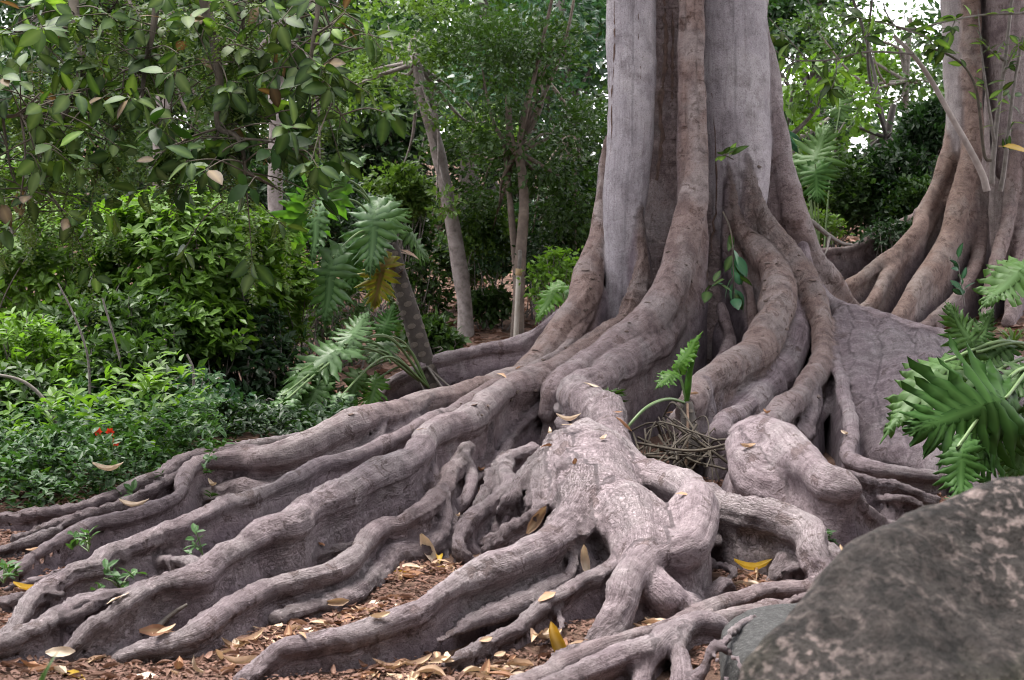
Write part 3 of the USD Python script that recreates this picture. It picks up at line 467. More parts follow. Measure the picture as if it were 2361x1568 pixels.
FIG2 = [
    dict(name='trunk', pts=[(5.35, 15.4, 5.0), (5.35, 15.4, 2.0), (5.35, 15.3, .2)], r=[.5, .52, .6], wall=False, tone=.3, pale=.3, of='trunk', wob=0),
    limb('trunk', ['TR', (1930, -700, 15.1), (1940, 0, 15.1), (1950, 400, 15.05), (1960, 800, 14.95), (1975, 1200, 14.9)], [.2, .2, .2, .18, .1], wall=False, pale=1, of='trunk', wob=.05),
    limb('trunk', ['TR', (2250, -700, 14.8), (2250, 0, 14.85), (2270, 600, 14.85), (2290, 1100, 14.8)], [.24, .24, .22, .2], wall=False, pale=.2, tone=.1, of='trunk', wob=.05),
    limb(B, ['TR', (1900, 700, 15.05), (1870, 850, 15.0), (1795, 1150, 14.8), (1690, 1400, 14.6), 'MR', (1640, 170, 14.3), (1500, 330, 14.1), (1350, 430, 13.9), (1200, 530, 13.7), (1100, 605, 13.6), (1000, 680, 13.5)], [0.078, 0.094, 0.094, 0.078, 0.070, 0.062], tone=1),
    limb(B, ['TR', (1900, 1000, 14.9), (1850, 1300, 14.75), 'MR', (1760, 60, 14.7), (1680, 190, 14.5), (1560, 325, 14.2), (1460, 450, 13.9), (1390, 570, 13.7), (1325, 680, 13.5), (1240, 750, 13.4)], [0.062, 0.086, 0.086, 0.078, 0.070], tone=.9),
    limb(B, ['TR', (2010, -700, 14.85), (2020, 200, 14.8), (2030, 700, 14.75), (2010, 1000, 14.7), (1945, 1250, 14.6), 'MR', (1905, 50, 14.5), (1870, 180, 14.4), (1820, 300, 14.2), (1740, 430, 14), (1645, 540, 13.7), (1575, 650, 13.4), (1480, 810, 13.0)], [0.094, 0.094, 0.101, 0.109, 0.101, 0.101, 0.094, 0.078], tone=1, wob=.1),
    limb(B, ['MR', (2085, -100, 14.7), (2085, 60, 14.68), (2080, 200, 14.6), (2055, 350, 14.4), (2000, 470, 14.2), (1920, 600, 13.9), (1830, 710, 13.6), (1715, 805, 13.3), (1620, 870, 13.1)], [0.070, 0.078, 0.078, 0.070, 0.062, 0.055], tone=.6),
    limb(B, ['TR', (2330, 900, 14.6), 'MR', (2260, 50, 14.5), (2205, 250, 14.4), (2160, 400, 14.2), (2130, 550, 14.0), (2110, 720, 13.7), (2080, 860, 13.3)], [0.078, 0.078, 0.070, 0.062], tone=.5, flare=.1),
    limb(B, ['MR', (2380, -300, 14.6), (2350, 100, 14.55), (2330, 400, 14.3), (2300, 600, 14.0), (2250, 800, 13.5)], [0.094, 0.094, 0.078], tone=.3, flare=.1),
    limb(B, ['MR', (1650, 60, 15.2), (1640, 90, 15.5), (1450, 190, 15.4), (1280, 275, 15.2), (1180, 315, 15.0), (1050, 322, 14.8), (930, 340, 14.6), (840, 380, 14.4)], [0.078, 0.070, 0.062, 0.062], tone=.3),
]
def big_crown(owner, base, centres, rad, n, mat, seed):
    r_ = np.random.default_rng(seed); ms = []
    for c in centres:
        c = np.array(c, float); m = base + (c - base) * .5 + [0, 0, .3]; q = catmull(np.array([base, m, c + [0, 0, .4]]), .25); part(owner, 'limb', tube(q, np.linspace(.24, .05, len(q)), 10), BARK)
        p = unit_(r_.normal(size=(n, 3))) * r_.random((n, 1)) ** .4 * rad + c; X = unit_(r_.normal(size=(n, 3)) - [0, 0, .2]); N = unit_(r_.normal(size=(n, 3)) * .5 + [0, 0, 1.]); Y = np.cross(N, X); Y /= np.linalg.norm(Y, axis=1, keepdims=True)
        t_ = np.array([[0, 0], [.42, .26], [1, 0], [.42, -.26]]); L_ = r_.uniform(.18, .34, n)
        v = p[:, None] + L_[:, None, None] * (t_[None, :, :1] * X[:, None] + t_[None, :, 1:] * Y[:, None]); ms.append(v.reshape(-1, 3))
    v = np.vstack(ms); k = np.arange(len(v) // 4)[:, None] * 4; part(owner, 'crown', (v, np.vstack([k + [0, 2, 1], k + [0, 3, 2]])), mat, smooth=False, kind='stuff')
def unit_(a): return a / np.linalg.norm(a, axis=-1, keepdims=True)
CROWN = usdkit.material(stage, '/World/Looks/fig_crown', {'geo': ('geometry', {}), 'r': ramp((0, (.018, .048, .014)), (1, (.05, .10, .024))), 'p': ('principled_bsdf', {'roughness': .45}), 't': ('translucent_bsdf', {'color': (.06, .13, .02)}), 'm': ('mix_closure', {'fac': .25})},
    [('geo.random_per_island', 'r.fac'), ('r.color', 'p.base_color'), ('p.BSDF', 'm.closure1'), ('t.BSDF', 'm.closure2')], surface='m.closure')
big_crown(fig, np.array([1.36, 12.05, 4.2]), [(-1.2, 10.6, 7.6), (1.0, 10.2, 8.0), (3.2, 10.4, 7.6), (-1.4, 13.2, 7.8), (1.2, 13.4, 8.6), (3.8, 13.0, 7.8), (5.8, 11.2, 7.6)], np.array([1.7, 1.6, 1.0]), 1500, CROWN, 77)
def sighted(u, v, tol=5.0):
    """the point of the fig's surface seen in a bearing, and its normal"""
    global _UV
    if '_UV' not in globals():
        q = FIG_V - [0, 0, CAM_Z]; fw = q[:, 1] * math.cos(PITCH) - q[:, 2] * math.sin(PITCH); up = q[:, 1] * math.sin(PITCH) + q[:, 2] * math.cos(PITCH)
        _UV = (cKDTree(np.stack([CX + F * q[:, 0] / fw, CY - F * up / fw], 1)), fw)
    i = np.array(_UV[0].query_ball_point([u, v], tol))
    if not len(i): i = np.array([_UV[0].query([u, v])[1]])
    k = i[np.argmin(_UV[1][i])]; return FIG_V[k], FIG_N[k]
CRUST = usdkit.material(stage, '/World/Looks/bark_crust', {
    'geo': ('geometry', {}), 'n': ('noise_texture', {'scale': 30.0, 'detail': 6.0, 'roughness': 0.7}), 'r': ramp((0.3, (.030, .018, .014)), (0.55, (.085, .050, .038)), (0.75, (.15, .10, .085))),
    'b': ('bump', {'strength': 1.0, 'distance': 0.015}), 'p': ('principled_bsdf', {'roughness': 0.9})},
    [('geo.position', 'n.vector'), ('n.fac', 'r.fac'), ('r.color', 'p.base_color'), ('n.fac', 'b.height'), ('b.normal', 'p.normal')], surface='p.BSDF')
_rs = np.random.default_rng(3)
for line, w in ((((1412, 4), (1415, 60), (1413, 130), (1409, 200), (1407, 280), (1405, 370)), .007), (((1477, 4), (1473, 80), (1477, 170), (1471, 240)), .004), (((1528, 3), (1533, 80), (1531, 150), (1520, 235), (1524, 320), (1514, 420)), .022), (((1546, 20), (1550, 140), (1546, 240)), .014),
                (((1640, 215), (1646, 300), (1650, 420), (1648, 520), (1634, 610), (1630, 690)), .008)):
    q = np.array(line, float); t_ = np.linspace(0, 1, 30); uv = np.stack([np.interp(t_, np.linspace(0, 1, len(q)), q[:, k]) for k in (0, 1)], 1) + _rs.normal(size=(30, 2)) * [.7, 0]
    P_ = np.array([sighted(a, b)[0] for a, b in uv]); P_[:, 1] = np.convolve(np.pad(P_[:, 1], 2, 'edge'), np.ones(5) / 5, 'valid')
    part(fig, 'bark_strip', tube(P_ + [0, .004, 0], w * (.5 + .9 * _rs.random(30)) * np.sin(np.pi * np.linspace(.04, .96, 30)) ** .4, 7), CRUST, smooth=False)
# loose flakes of bark on the ringed tubes
_t = np.concatenate([c[0][(c[0][:, 2] > .35)] for c, lb in zip(FIG_C, FIG) if np.max(lb.get('tone', 0)) >= .8 and lb['name'] == B])
_c = np.flatnonzero((FIG_N[:, 1] < -.15) & (FIG_V[:, 2] > .35) & (FIG_V[:, 2] < 1.9)); _d, _ = cKDTree(_t).query(FIG_V[_c]); _c = _c[_d < .15]
for i in _rs.choice(_c, 70, replace=False):
    n_ = FIG_N[i]; a_ = np.cross(n_, [0, 0, 1.]); a_ /= np.linalg.norm(a_); b_ = np.cross(n_, a_); L_ = _rs.uniform(.008, .024); th = np.linspace(0, 2 * np.pi, 7)[:-1]
    rim = [FIG_V[i] + (a_ * math.cos(x) * L_ * 1.4 + b_ * math.sin(x) * L_ * .7) * _rs.uniform(.6, 1.1) + n_ * (.004 + .012 * max(0, math.sin(x)) * _rs.random()) for x in th]
    part(fig, 'bark_flake', (np.vstack([rim, [FIG_V[i] + n_ * .009], np.array(rim) - n_ * .006]), np.array([[j, (j + 1) % 6, 6] for j in range(6)] + [[j, 7 + j, 7 + (j + 1) % 6] for j in range(6)] + [[j, 7 + (j + 1) % 6, (j + 1) % 6] for j in range(6)])), FLAKE[_rs.integers(3)], smooth=False)
fig2 = thing('fig_tree', 'second fig tree behind on the right, its curving roots running down the slope', 'tree', (5.35, 15.3, 0.6))
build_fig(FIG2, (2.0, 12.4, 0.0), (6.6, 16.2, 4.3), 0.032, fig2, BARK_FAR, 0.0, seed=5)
big_crown(fig2, np.array([5.35, 15.4, 4.6]), [(4.2, 15.0, 7.4), (6.4, 14.0, 7.4), (6.6, 16.6, 7.8), (4.6, 17.4, 7.8)], np.array([1.7, 1.7, 1.0]), 1300, CROWN, 78)
# ------------------------------------------------------------------ ground
def grid_sheet(x0, x1, y0, y1, nx, ny, powy=1.0):
    x = np.linspace(x0, x1, nx); y = y0 + (y1 - y0) * np.linspace(0, 1, ny) ** powy
    X, Y = np.meshgrid(x, y, indexing='ij')
    v = np.stack([X, Y, ground_z(X, Y)], -1).reshape(-1, 3)
    i, j = np.meshgrid(np.arange(nx - 1), np.arange(ny - 1), indexing='ij')
    a = i * ny + j
    q = np.stack([a, a + ny, a + ny + 1, a + 1], -1).reshape(-1, 4)
    return v, np.vstack([q[:, [0, 1, 2]], q[:, [0, 2, 3]]])
SOIL = usdkit.material(stage, '/World/Looks/soil', {
    'geo': ('geometry', {}), 'n': ('noise_texture', {'scale': 9.0, 'detail': 8.0, 'roughness': 0.7}), 'm': ('noise_texture', {'scale': 120.0, 'detail': 5.0, 'roughness': 0.75}),
    'r': ramp((0.3, (.055, .033, .026)), (0.5, (.11, .068, .052)), (0.72, (.19, .125, .095))), 'f': ramp((0.35, (.55, .52, .5)), (0.7, (1.4, 1.35, 1.3))),
    'x': ('mix', {'mix_type': 'multiply', 'fac': 1.0}), 'b': ('bump', {'strength': 0.9, 'distance': 0.02}),
    'p': ('principled_bsdf', {'roughness': 0.95, 'specular_ior_level': 0.2})},
    [('geo.position', 'n.vector'), ('geo.position', 'm.vector'), ('n.fac', 'r.fac'), ('m.fac', 'f.fac'), ('r.color', 'x.color1'), ('f.color', 'x.color2'),
     ('m.fac', 'b.height'), ('b.normal', 'p.normal'), ('x.color', 'p.base_color')], surface='p.BSDF')
g = part(None, 'ground', merge([grid_sheet(-45, 45, 1.0, 70, 260, 260, 1.8)]), SOIL); tag(g, 'brown soil floor of the grove', kind='structure')
# ------------------------------------------------------------------ boulders
ROCK = usdkit.material(stage, '/World/Looks/granite', {
    'geo': ('geometry', {}), 'n0': ('noise_texture', {'scale': 1.9, 'detail': 4.0, 'roughness': 0.6}), 'n': ('noise_texture', {'scale': 14.0, 'detail': 6.0, 'roughness': 0.65}),
    'wv': ('vector_math', {'math_type': 'multiply_add', 'vector2': (.06, .06, .06)}), 'sp': ('noise_texture', {'scale': 40.0, 'detail': 1.0, 'roughness': 0.5, 'distortion': 0.2}), 'm': ('noise_texture', {'scale': 70.0, 'detail': 5.0, 'roughness': 0.75}),
    'r': ramp((0.3, (.010, .009, .0085)), (0.5, (.027, .023, .0215)), (0.7, (.058, .050, .046))),
    'sr': ramp((0.50, (0, 0, 0)), (0.62, (1, 1, 1))), 'mask': ramp((0.40, (.12, .12, .12)), (0.56, (1, 1, 1))), 'sf': ('math', {'math_type': 'multiply'}), 'sf2': ('math', {'math_type': 'multiply'}), 'cell': ramp((.30, (.2, .2, .2)), (.6, (1, 1, 1))),
    'pl': ('mix', {'color2': (.20, .158, .148)}), 'gr': ramp((0.56, (0, 0, 0)), (0.7, (.5, .5, .5))), 'gm': ('mix', {'color2': (.036, .040, .016)}),
    'f': ramp((0.32, (.35, .35, .35)), (0.68, (1.6, 1.6, 1.6))), 'x': ('mix', {'mix_type': 'multiply', 'fac': 1.0}), 'b': ('bump', {'strength': 1.0, 'distance': 0.02}), 'add': ('math', {'math_type': 'add'}),
    'p': ('principled_bsdf', {'roughness': 0.9, 'specular_ior_level': 0.25})},
    [('geo.position', 'n0.vector'), ('geo.position', 'n.vector'), ('n.color', 'wv.vector1'), ('geo.position', 'wv.vector3'), ('wv.vector', 'sp.vector'), ('geo.position', 'm.vector'), ('n.fac', 'r.fac'), ('sp.fac', 'sr.fac'), ('n0.fac', 'mask.fac'), ('n.fac', 'cell.fac'),
     ('sr.color', 'sf.value1'), ('mask.color', 'sf.value2'), ('sf.value', 'sf2.value1'), ('cell.color', 'sf2.value2'), ('sf2.value', 'pl.fac'), ('r.color', 'pl.color1'), ('n0.color', 'gr.fac'), ('gr.color', 'gm.fac'), ('pl.color', 'gm.color1'),
     ('m.fac', 'f.fac'), ('gm.color', 'x.color1'), ('f.color', 'x.color2'), ('x.color', 'p.base_color'), ('n.fac', 'add.value1'), ('m.fac', 'add.value2'), ('add.value', 'b.height'), ('b.normal', 'p.normal')], surface='p.BSDF')
SLATE = usdkit.material(stage, '/World/Looks/dark_stone', {
    'geo': ('geometry', {}), 'n': ('noise_texture', {'scale': 60.0, 'detail': 5.0, 'roughness': 0.7}), 'r': ramp((0.35, (.008, .008, .008)), (0.55, (.026, .026, .026)), (0.72, (.065, .062, .062))),
    'b': ('bump', {'strength': 0.8, 'distance': 0.01}), 'p': ('principled_bsdf', {'roughness': 0.9})},
    [('geo.position', 'n.vector'), ('n.fac', 'r.fac'), ('r.color', 'p.base_color'), ('n.fac', 'b.height'), ('b.normal', 'p.normal')], surface='p.BSDF')
def hull_rock(pts, sub, amp, seed, scale=2.0, it=14):
    import trimesh
    import manifold3d
    h_ = manifold3d.Manifold.hull_points(np.asarray(pts, float)).refine_to_length(sub).to_mesh()
    m = trimesh.Trimesh(h_.vert_properties[:, :3].astype(float), h_.tri_verts.astype(int), process=True)
    trimesh.smoothing.filter_laplacian(m, lamb=0.5, iterations=it)
    n = m.vertex_normals
    v = m.vertices + n * (amp * snoise(m.vertices * scale, seed) + 0.35 * amp * snoise(m.vertices * scale * 3.1, seed + 1) + 0.3 * amp * snoise(m.vertices * scale * 9, seed + 2))[:, None]
    return v, m.faces
sil = [(1680, 1600, 2.75), (1752, 1520, 2.8), (1806, 1470, 2.85), (1852, 1420, 2.9), (1894, 1366, 2.95), (1946, 1302, 3.0), (1990, 1252, 3.0), (2022, 1212, 3.05), (2064, 1180, 3.05), (2130, 1152, 3.1), (2204, 1130, 3.15), (2300, 1120, 3.2), (2420, 1085, 3.3), (2560, 1060, 3.4), (2750, 1120, 3.5)]
pts = []
for u, v, y in sil:
    p = at_y(u, v, y); pts.append(p)
    pts.append([p[0] * 1.02 + .02, p[1] + 0.5, max(p[2] - 0.32, 0)]); pts.append([p[0] - 0.02, p[1] - 0.42, p[2] - 0.30]); pts.append([p[0] + 0.06, p[1] - 0.8, -.1]); pts.append([p[0], p[1] + 0.8, -.1])
b = part(None, 'boulder', hull_rock(pts, 0.03, 0.034, 31, 3.0, 12), ROCK); tag(b, 'large rounded speckled dark boulder out of focus in the near right corner', 'rock')
slab = []
for a, b_, z in [(330, 1240, .1), (430, 1195, .12), (560, 1185, .13), (760, 1170, .12), (960, 1130, .08), (1040, 1120, .04), (700, 1420, .13), (520, 1568, .1), (380, 1568, .08), (300, 1420, .07), (800, 1350, .12), (620, 1700, .06), (300, 1640, .03)]:
    p = at_z(ORIGIN['BR'][0] + a * .34191, ORIGIN['BR'][1] + b_ * .34191, z + .01); slab += [p, [p[0], p[1], -.15]]
b = part(None, 'stone_slab', hull_rock(slab, 0.03, 0.012, 41, 4.0), SLATE); tag(b, 'low grey stone half buried beneath thin roots beside the big boulder', 'rock')
def far_rock(u, v, w, hgt, y, name, label, seed):
    c = at_y(u, v, y); k = y / F
    rs = np.random.default_rng(seed); q = rs.normal(size=(60, 3)); q /= np.linalg.norm(q, axis=1, keepdims=True)
    q = q * [w * k / 2, w * k / 2.4, hgt * k] + c - [0, 0, hgt * k * .8]
    b = part(None, name, hull_rock(q, 0.09, 0.03, seed, 2.2), ROCK_PALE); tag(b, label, 'rock')
SLATE_ = 0
ROCK_PALE = usdkit.material(stage, '/World/Looks/pale_stone', {
    'geo': ('geometry', {}), 'n': ('noise_texture', {'scale': 6.0, 'detail': 6.0, 'roughness': 0.65}), 'r': ramp((0.3, (.10, .095, .088)), (0.55, (.20, .19, .18)), (0.75, (.30, .29, .28))),
    'b': ('bump', {'strength': 0.6, 'distance': 0.03}), 'p': ('principled_bsdf', {'roughness': 0.9})},
    [('geo.position', 'n.vector'), ('n.fac', 'r.fac'), ('r.color', 'p.base_color'), ('n.fac', 'b.height'), ('b.normal', 'p.normal')], surface='p.BSDF')
far_rock(1145, 660, 90, 60, 19.5, 'background_rock', 'pale boulder lying behind the pipe and thin stems', 53)
far_rock(1225, 640, 70, 40, 20.5, 'background_rock', 'smaller pale rock half hidden right of the thin stems', 52)
# ------------------------------------------------------------------ foliage kit
def leaf_mat(name, cols, trans=0.3, rough=0.48, by='geo.random_per_island', vein=False, spec=0.3, tint=(1.25, 1.35, .55)):
    nodes = {'geo': ('geometry', {}), 'oi': ('object_info', {}), 'r': ('rgb_ramp', {'ramp': cols}),
             'n': ('noise_texture', {'scale': 1.1, 'detail': 3.0}), 'nr': ramp((0.3, (.72, .72, .72)), (0.7, (1.25, 1.25, 1.25))), 'x': ('mix', {'mix_type': 'multiply', 'fac': 1.0}),
             'fine': ('noise_texture', {'scale': 40.0, 'detail': 4.0}), 'fr': ramp((0.3, (.75, .77, .75)), (0.7, (1.2, 1.18, 1.2))), 'y': ('mix', {'mix_type': 'multiply', 'fac': 0.8}),
             'tc': ('mix', {'mix_type': 'multiply', 'fac': 1.0, 'color2': tint}),
             'p': ('principled_bsdf', {'roughness': rough, 'specular_ior_level': spec}), 't': ('translucent_bsdf', {}), 'm': ('mix_closure', {'fac': trans})}
    links = [(by, 'r.fac'), ('geo.position', 'n.vector'), ('geo.position', 'fine.vector'), ('n.fac', 'nr.fac'), ('r.color', 'x.color1'), ('nr.color', 'x.color2'), ('fine.fac', 'fr.fac'), ('x.color', 'y.color1'), ('fr.color', 'y.color2'),
             ('p.BSDF', 'm.closure1'), ('t.BSDF', 'm.closure2')]
    out = 'y.color'
    if vein:
        nodes.update({'v': ('attribute', {'attribute': 'vein'}), 'vm': ('mix', {'color2': vein})})
        links += [('v.fac', 'vm.fac'), ('y.color', 'vm.color1')]; out = 'vm.color'
    links += [(out, 'p.base_color'), (out, 'tc.color1'), ('tc.color', 't.color')]
    return usdkit.material(stage, '/World/Looks/' + name, nodes, links, surface='m.closure')
def plain_mat(name, cols, scale=8.0, rough=0.85, bump=0.4, dist=0.01):
    return usdkit.material(stage, '/World/Looks/' + name, {
        'geo': ('geometry', {}), 'n': ('noise_texture', {'scale': scale, 'detail': 6.0, 'roughness': 0.65}), 'r': ('rgb_ramp', {'ramp': cols}),
        'b': ('bump', {'strength': bump, 'distance': dist}), 'p': ('principled_bsdf', {'roughness': rough})},
        [('geo.position', 'n.vector'), ('n.fac', 'r.fac'), ('r.color', 'p.base_color'), ('n.fac', 'b.height'), ('b.normal', 'p.normal')], surface='p.BSDF')

def unit(a): a = np.asarray(a, float); return a / np.maximum(np.linalg.norm(a, axis=-1, keepdims=True), 1e-9)
def frames(X, N):
    X = unit(X); N = N - X * (N * X).sum(-1, keepdims=True); N = unit(N); return X, np.cross(N, X), N
def scatter(tmpl, pos, X, N, size, width=1.0):
    """copies of a leaf template (length along +x, face +z) as one mesh"""
    tv, tf = tmpl; n, k = len(pos), len(tv)
    X, Y, Z = frames(X, N); size = np.broadcast_to(size, (n,)); width = np.broadcast_to(width, (n,))
    v = pos[:, None] + size[:, None, None] * (tv[None, :, :1] * X[:, None] + tv[None, :, 1:2] * Y[:, None] * width[:, None, None] + tv[None, :, 2:] * Z[:, None])
    return v.reshape(-1, 3), (tf[None] + (np.arange(n) * k)[:, None, None]).reshape(-1, 3)
DIAMOND = (np.array([[0, 0, 0], [.42, .26, .05], [1, 0, -.06], [.42, -.26, .05]]), np.array([[0, 2, 1], [0, 3, 2]]))
FOLDED = (np.array([[0, 0, 0], [.3, .2, .06], [.68, .2, .02], [1, 0, -.14], [.68, -.2, .02], [.3, -.2, .06], [.5, 0, -.02]]), np.array([[0, 6, 1], [1, 6, 2], [2, 6, 3], [3, 6, 4], [4, 6, 5], [5, 6, 0]]))
def ovate(n=5, width=.42, droop=.2, cup=.1, petiole=.12):
    """an oval leaf: midrib and two edges, with a short stalk"""
    t = np.linspace(0, 1, n + 1); w = width * 0.5 * np.sin(np.pi * np.clip(t, 0, 1) ** .82) ** .75; w[0] = .012; w[-1] = 0.004
    x = petiole + t * (1 - petiole); z = -droop * t ** 2
    mid = np.stack([x, 0 * x, z], 1); a = np.stack([x, w, z + cup * w], 1); b = np.stack([x, -w, z + cup * w], 1)
    v = np.vstack([mid, a, b, [[0, .01, 0], [0, -.01, 0]]]); m = n + 1; f = []
    for i in range(n):
        f += [[i, i + 1, m + i + 1], [i, m + i + 1, m + i], [i, 2 * m + i, 2 * m + i + 1], [i, 2 * m + i + 1, i + 1]]
    f += [[3 * m, 3 * m + 1, 2 * m], [3 * m, 2 * m, m]]
    return v, np.array(f)
def sprays(rs, centre, rad, n, leaf, clusters, tmpl=DIAMOND, shell=0.5, flat=0.6, spread=0.3, upward=0.5, droop=0.15, aspect=(0.8, 1.3)):
    """leaves of one crown mass: an ellipsoid of leafy twig ends, uneven, with gaps between them"""
    rad = np.asarray(rad, float)
    c = rs.normal(size=(clusters, 3)); c = unit(c) * (shell + (1 - shell) * rs.random((clusters, 1)) ** 0.6)
    c *= 1 + 0.25 * snoise(c * 1.7 + rs.random(3) * 50, 7)[:, None]
    w = rs.random(clusters) ** 1.5 + 0.15
    i = rs.choice(clusters, n, p=w / w.sum())
    d = rs.normal(size=(n, 3)) * [spread, spread, spread * flat]
    p = centre + (c[i] + d) * rad
    out = unit(c[i] * [1, 1, .5] + d * 1.2)
    X = unit(out + rs.normal(size=(n, 3)) * .6 - [0, 0, droop])
    N = unit(rs.normal(size=(n, 3)) * .55 + [0, 0, upward] + out * .35)
    return scatter(tmpl, p, X, N, leaf * rs.uniform(.6, 1.3, n), rs.uniform(*aspect, n)), p
def rosettes(rs, pts, leaf, tmpl, per=8, axis=None):
    """whorls of leaves at shoot tips"""
    n = len(pts); m = n * per
    ax = unit(np.tile([0, 0, 1.0], (n, 1)) + rs.normal(size=(n, 3)) * .3 + (0 if axis is None else axis))
    i = np.repeat(np.arange(n), per); th = rs.random(m) * 6.283
    a = unit(np.cross(ax, [0.3, 1, .1])); b = np.cross(ax, a)
    r = a[i] * np.cos(th)[:, None] + b[i] * np.sin(th)[:, None]
    up = rs.uniform(.0, .9, m)[:, None]
    X = unit(r + ax[i] * up); N = unit(ax[i] - r * up + rs.normal(size=(m, 3)) * .2)
    return scatter(tmpl, pts[i] - ax[i] * (rs.random(m) * leaf * .8)[:, None], X, N, leaf * rs.uniform(.6, 1.15, m), rs.uniform(.8, 1.2, m))

def lobed_leaf(length, rs, width=0.95, lobes=11, depth=.55, droop=.35, fold=.25):
    """a deeply cut philodendron blade: midrib, blade and one pointed wavy lobe after another on both sides. Local: base 0, tip +x, face +z. Returns mesh and vein weights."""
    V, Fc, W = [], [], []
    def zz(x, y): return -droop * (x.clip(0, 2)) ** 2 * .6 - fold * .9 * np.abs(y) ** 1.4 + .03 * np.sin(9 * x + 5 * y)
    n = lobes
    for sgn in (1, -1):
        for i in range(n):
            t = i / (n - 1)
            x0 = -.02 + .86 * t
            ang = math.radians(142 - 128 * t ** .8) + rs.normal() * .07
            L = width * .5 * (0.62 + .75 * math.sin(math.pi * (t * .82 + .16)) ** 1.0) * (1 - .45 * t ** 2.2) * rs.uniform(.74, 1.14) * (1.05 if i > 0 else .8)
            wb = .054 * (1 - .35 * t) * (1.35 if i < 2 else 1)
            k = 8; s = np.linspace(0, 1, k)
            d0 = np.array([math.cos(ang), math.sin(ang)])
            bend = (.22 + .2 * rs.normal()) * (1 - t)
            cx = x0 + L * s * d0[0] + bend * L * s ** 2 * .6; cy = L * s * d0[1] - bend * L * s ** 2 * .15
            tx, ty = np.gradient(cx), np.gradient(cy); q = np.hypot(tx, ty); nx, ny = -ty / q, tx / q
            depth = .40; prof = np.where(s < depth, 1.0, (1 - ((s - depth) / (1 - depth)) ** 1.5).clip(0)) * wb
            prof[s < depth] *= 1 + .12 * (s[s < depth] < .3)
            tooth = .45 * np.abs(np.sin(s * 11 + rs.random() * 6)) * (s > depth * .8) * (s < .97)
            wl, wr = prof * (1 + tooth), prof * (1 + tooth[::-1] * (s > depth * .8))
            base = len(V)
            for j in range(k):
                for o, ww in ((wl[j], 0), (0, 1), (-wr[j], 0)):
                    V.append((cx[j] + nx[j] * o, sgn * (cy[j] + ny[j] * o), -.035 * (o != 0) * min(1, s[j] * 3) + .022 * rs.normal() * (o != 0) * (s[j] > .4))); W.append(ww * (1 - .6 * s[j]))
            for j in range(k - 1):
                for c in (0, 1):
                    a = base + 3 * j + c; quad = [a, a + 1, a + 4, a + 3]
                    if sgn > 0: quad = quad[::-1]
                    Fc += [[quad[0], quad[1], quad[2]], [quad[0], quad[2], quad[3]]]
    # tip and midrib blade
    base = len(V); k = 7
    for j in range(k):
        x = -.03 + 1.05 * j / (k - 1); w = .075 * (1 - (j / (k - 1)) ** 2) + .004
        for o, ww in ((w, 0), (0, 1), (-w, 0)): V.append((x, o, .004 - .01 * (o != 0))); W.append(ww)
    for j in range(k - 1):
        for c in (0, 1):
            a = base + 3 * j + c; Fc += [[a, a + 3, a + 4], [a, a + 4, a + 1]]
    V = np.array(V); V[:, 2] += zz(V[:, 0], V[:, 1])
    return V * length, np.array(Fc), np.array(W)
def heart_leaf(length, rs, width=.8, droop=.3, fold=.2):
    n, m = 12, 9; t = np.linspace(0, 1, n); V, W, Fc = [], [], []
    for i in range(n):
        w = width * .5 * (math.sin(math.pi * (t[i] * .86 + .14)) ** .8) * (1 + .05 * math.sin(14 * t[i]))
        for j in range(m):
            q = (j / (m - 1)) * 2 - 1
            x = t[i] - .22 * abs(q) ** 1.2 * (1 - t[i]) ** 1.5; y = q * w
            V.append((x, y, -droop * x * abs(x) - fold * abs(y) + .06 * math.sin(q * 8 + t[i] * 9) * abs(q) + .012 * math.cos(22 * (t[i] - abs(q) * .25)))); W.append(1.0 if j == m // 2 else .35 * max(0, math.cos(22 * (t[i] - abs(q) * .25))) ** 4)
    for i in range(n - 1):
        for j in range(m - 1):
            a = i * m + j; Fc += [[a, a + m, a + m + 1], [a, a + m + 1, a + 1]]
    return np.array(V) * length, np.array(Fc), np.array(W)
def place(v, base, X, N):
    X, Y, Z = frames(np.asarray(X, float)[None], np.asarray(N, float)[None])
    return np.asarray(base) + v[:, :1] * X + v[:, 1:2] * Y + v[:, 2:] * Z
# ------------------------------------------------------------------ trees and bushes of the grove
RS = np.random.default_rng(7)
G_DARK = leaf_mat('dark_green_leaves', [(0, (.015, .038, .012)), (.5, (.030, .066, .018)), (.9, (.052, .10, .026)), (1, (.11, .13, .035))], .3)
G_MID = leaf_mat('mid_green_leaves', [(0, (.034, .070, .016)), (.5, (.072, .128, .025)), (.88, (.135, .200, .036)), (.95, (.24, .23, .04)), (1, (.21, .14, .07))], .34)
G_BRIGHT = leaf_mat('bright_green_leaves', [(0, (.085, .165, .022)), (.45, (.180, .315, .034)), (.85, (.28, .43, .055)), (.96, (.34, .35, .05)), (1, (.32, .24, .07))], .45)
G_BLUE = leaf_mat('blue_green_leaves', [(0, (.024, .062, .030)), (.6, (.045, .10, .042)), (1, (.08, .15, .06))], .25, rough=.36)
G_YELLOW = leaf_mat('yellowing_leaves', [(0, (.085, .15, .03)), (.4, (.17, .22, .038)), (.75, (.31, .28, .05)), (.92, (.38, .25, .08)), (1, (.27, .15, .075))], .36)
G_HERB = leaf_mat('herb_leaves', [(0, (.035, .085, .024)), (.5, (.060, .130, .034)), (1, (.10, .18, .045))], .3)
TRUNK_PALE = plain_mat('pale_trunk', [(0.3, (.07, .058, .05)), (0.5, (.17, .145, .135)), (0.6, (.21, .185, .175)), (.75, (.26, .235, .225))], 12.0)
TRUNK_BROWN = plain_mat('brown_trunk', [(0.3, (.065, .048, .038)), (0.6, (.13, .10, .08)), (.75, (.19, .15, .12))], 11.0)
TRUNK_DARK = plain_mat('dark_trunk', [(0.3, (.03, .026, .022)), (0.7, (.075, .064, .055))], 7.0)
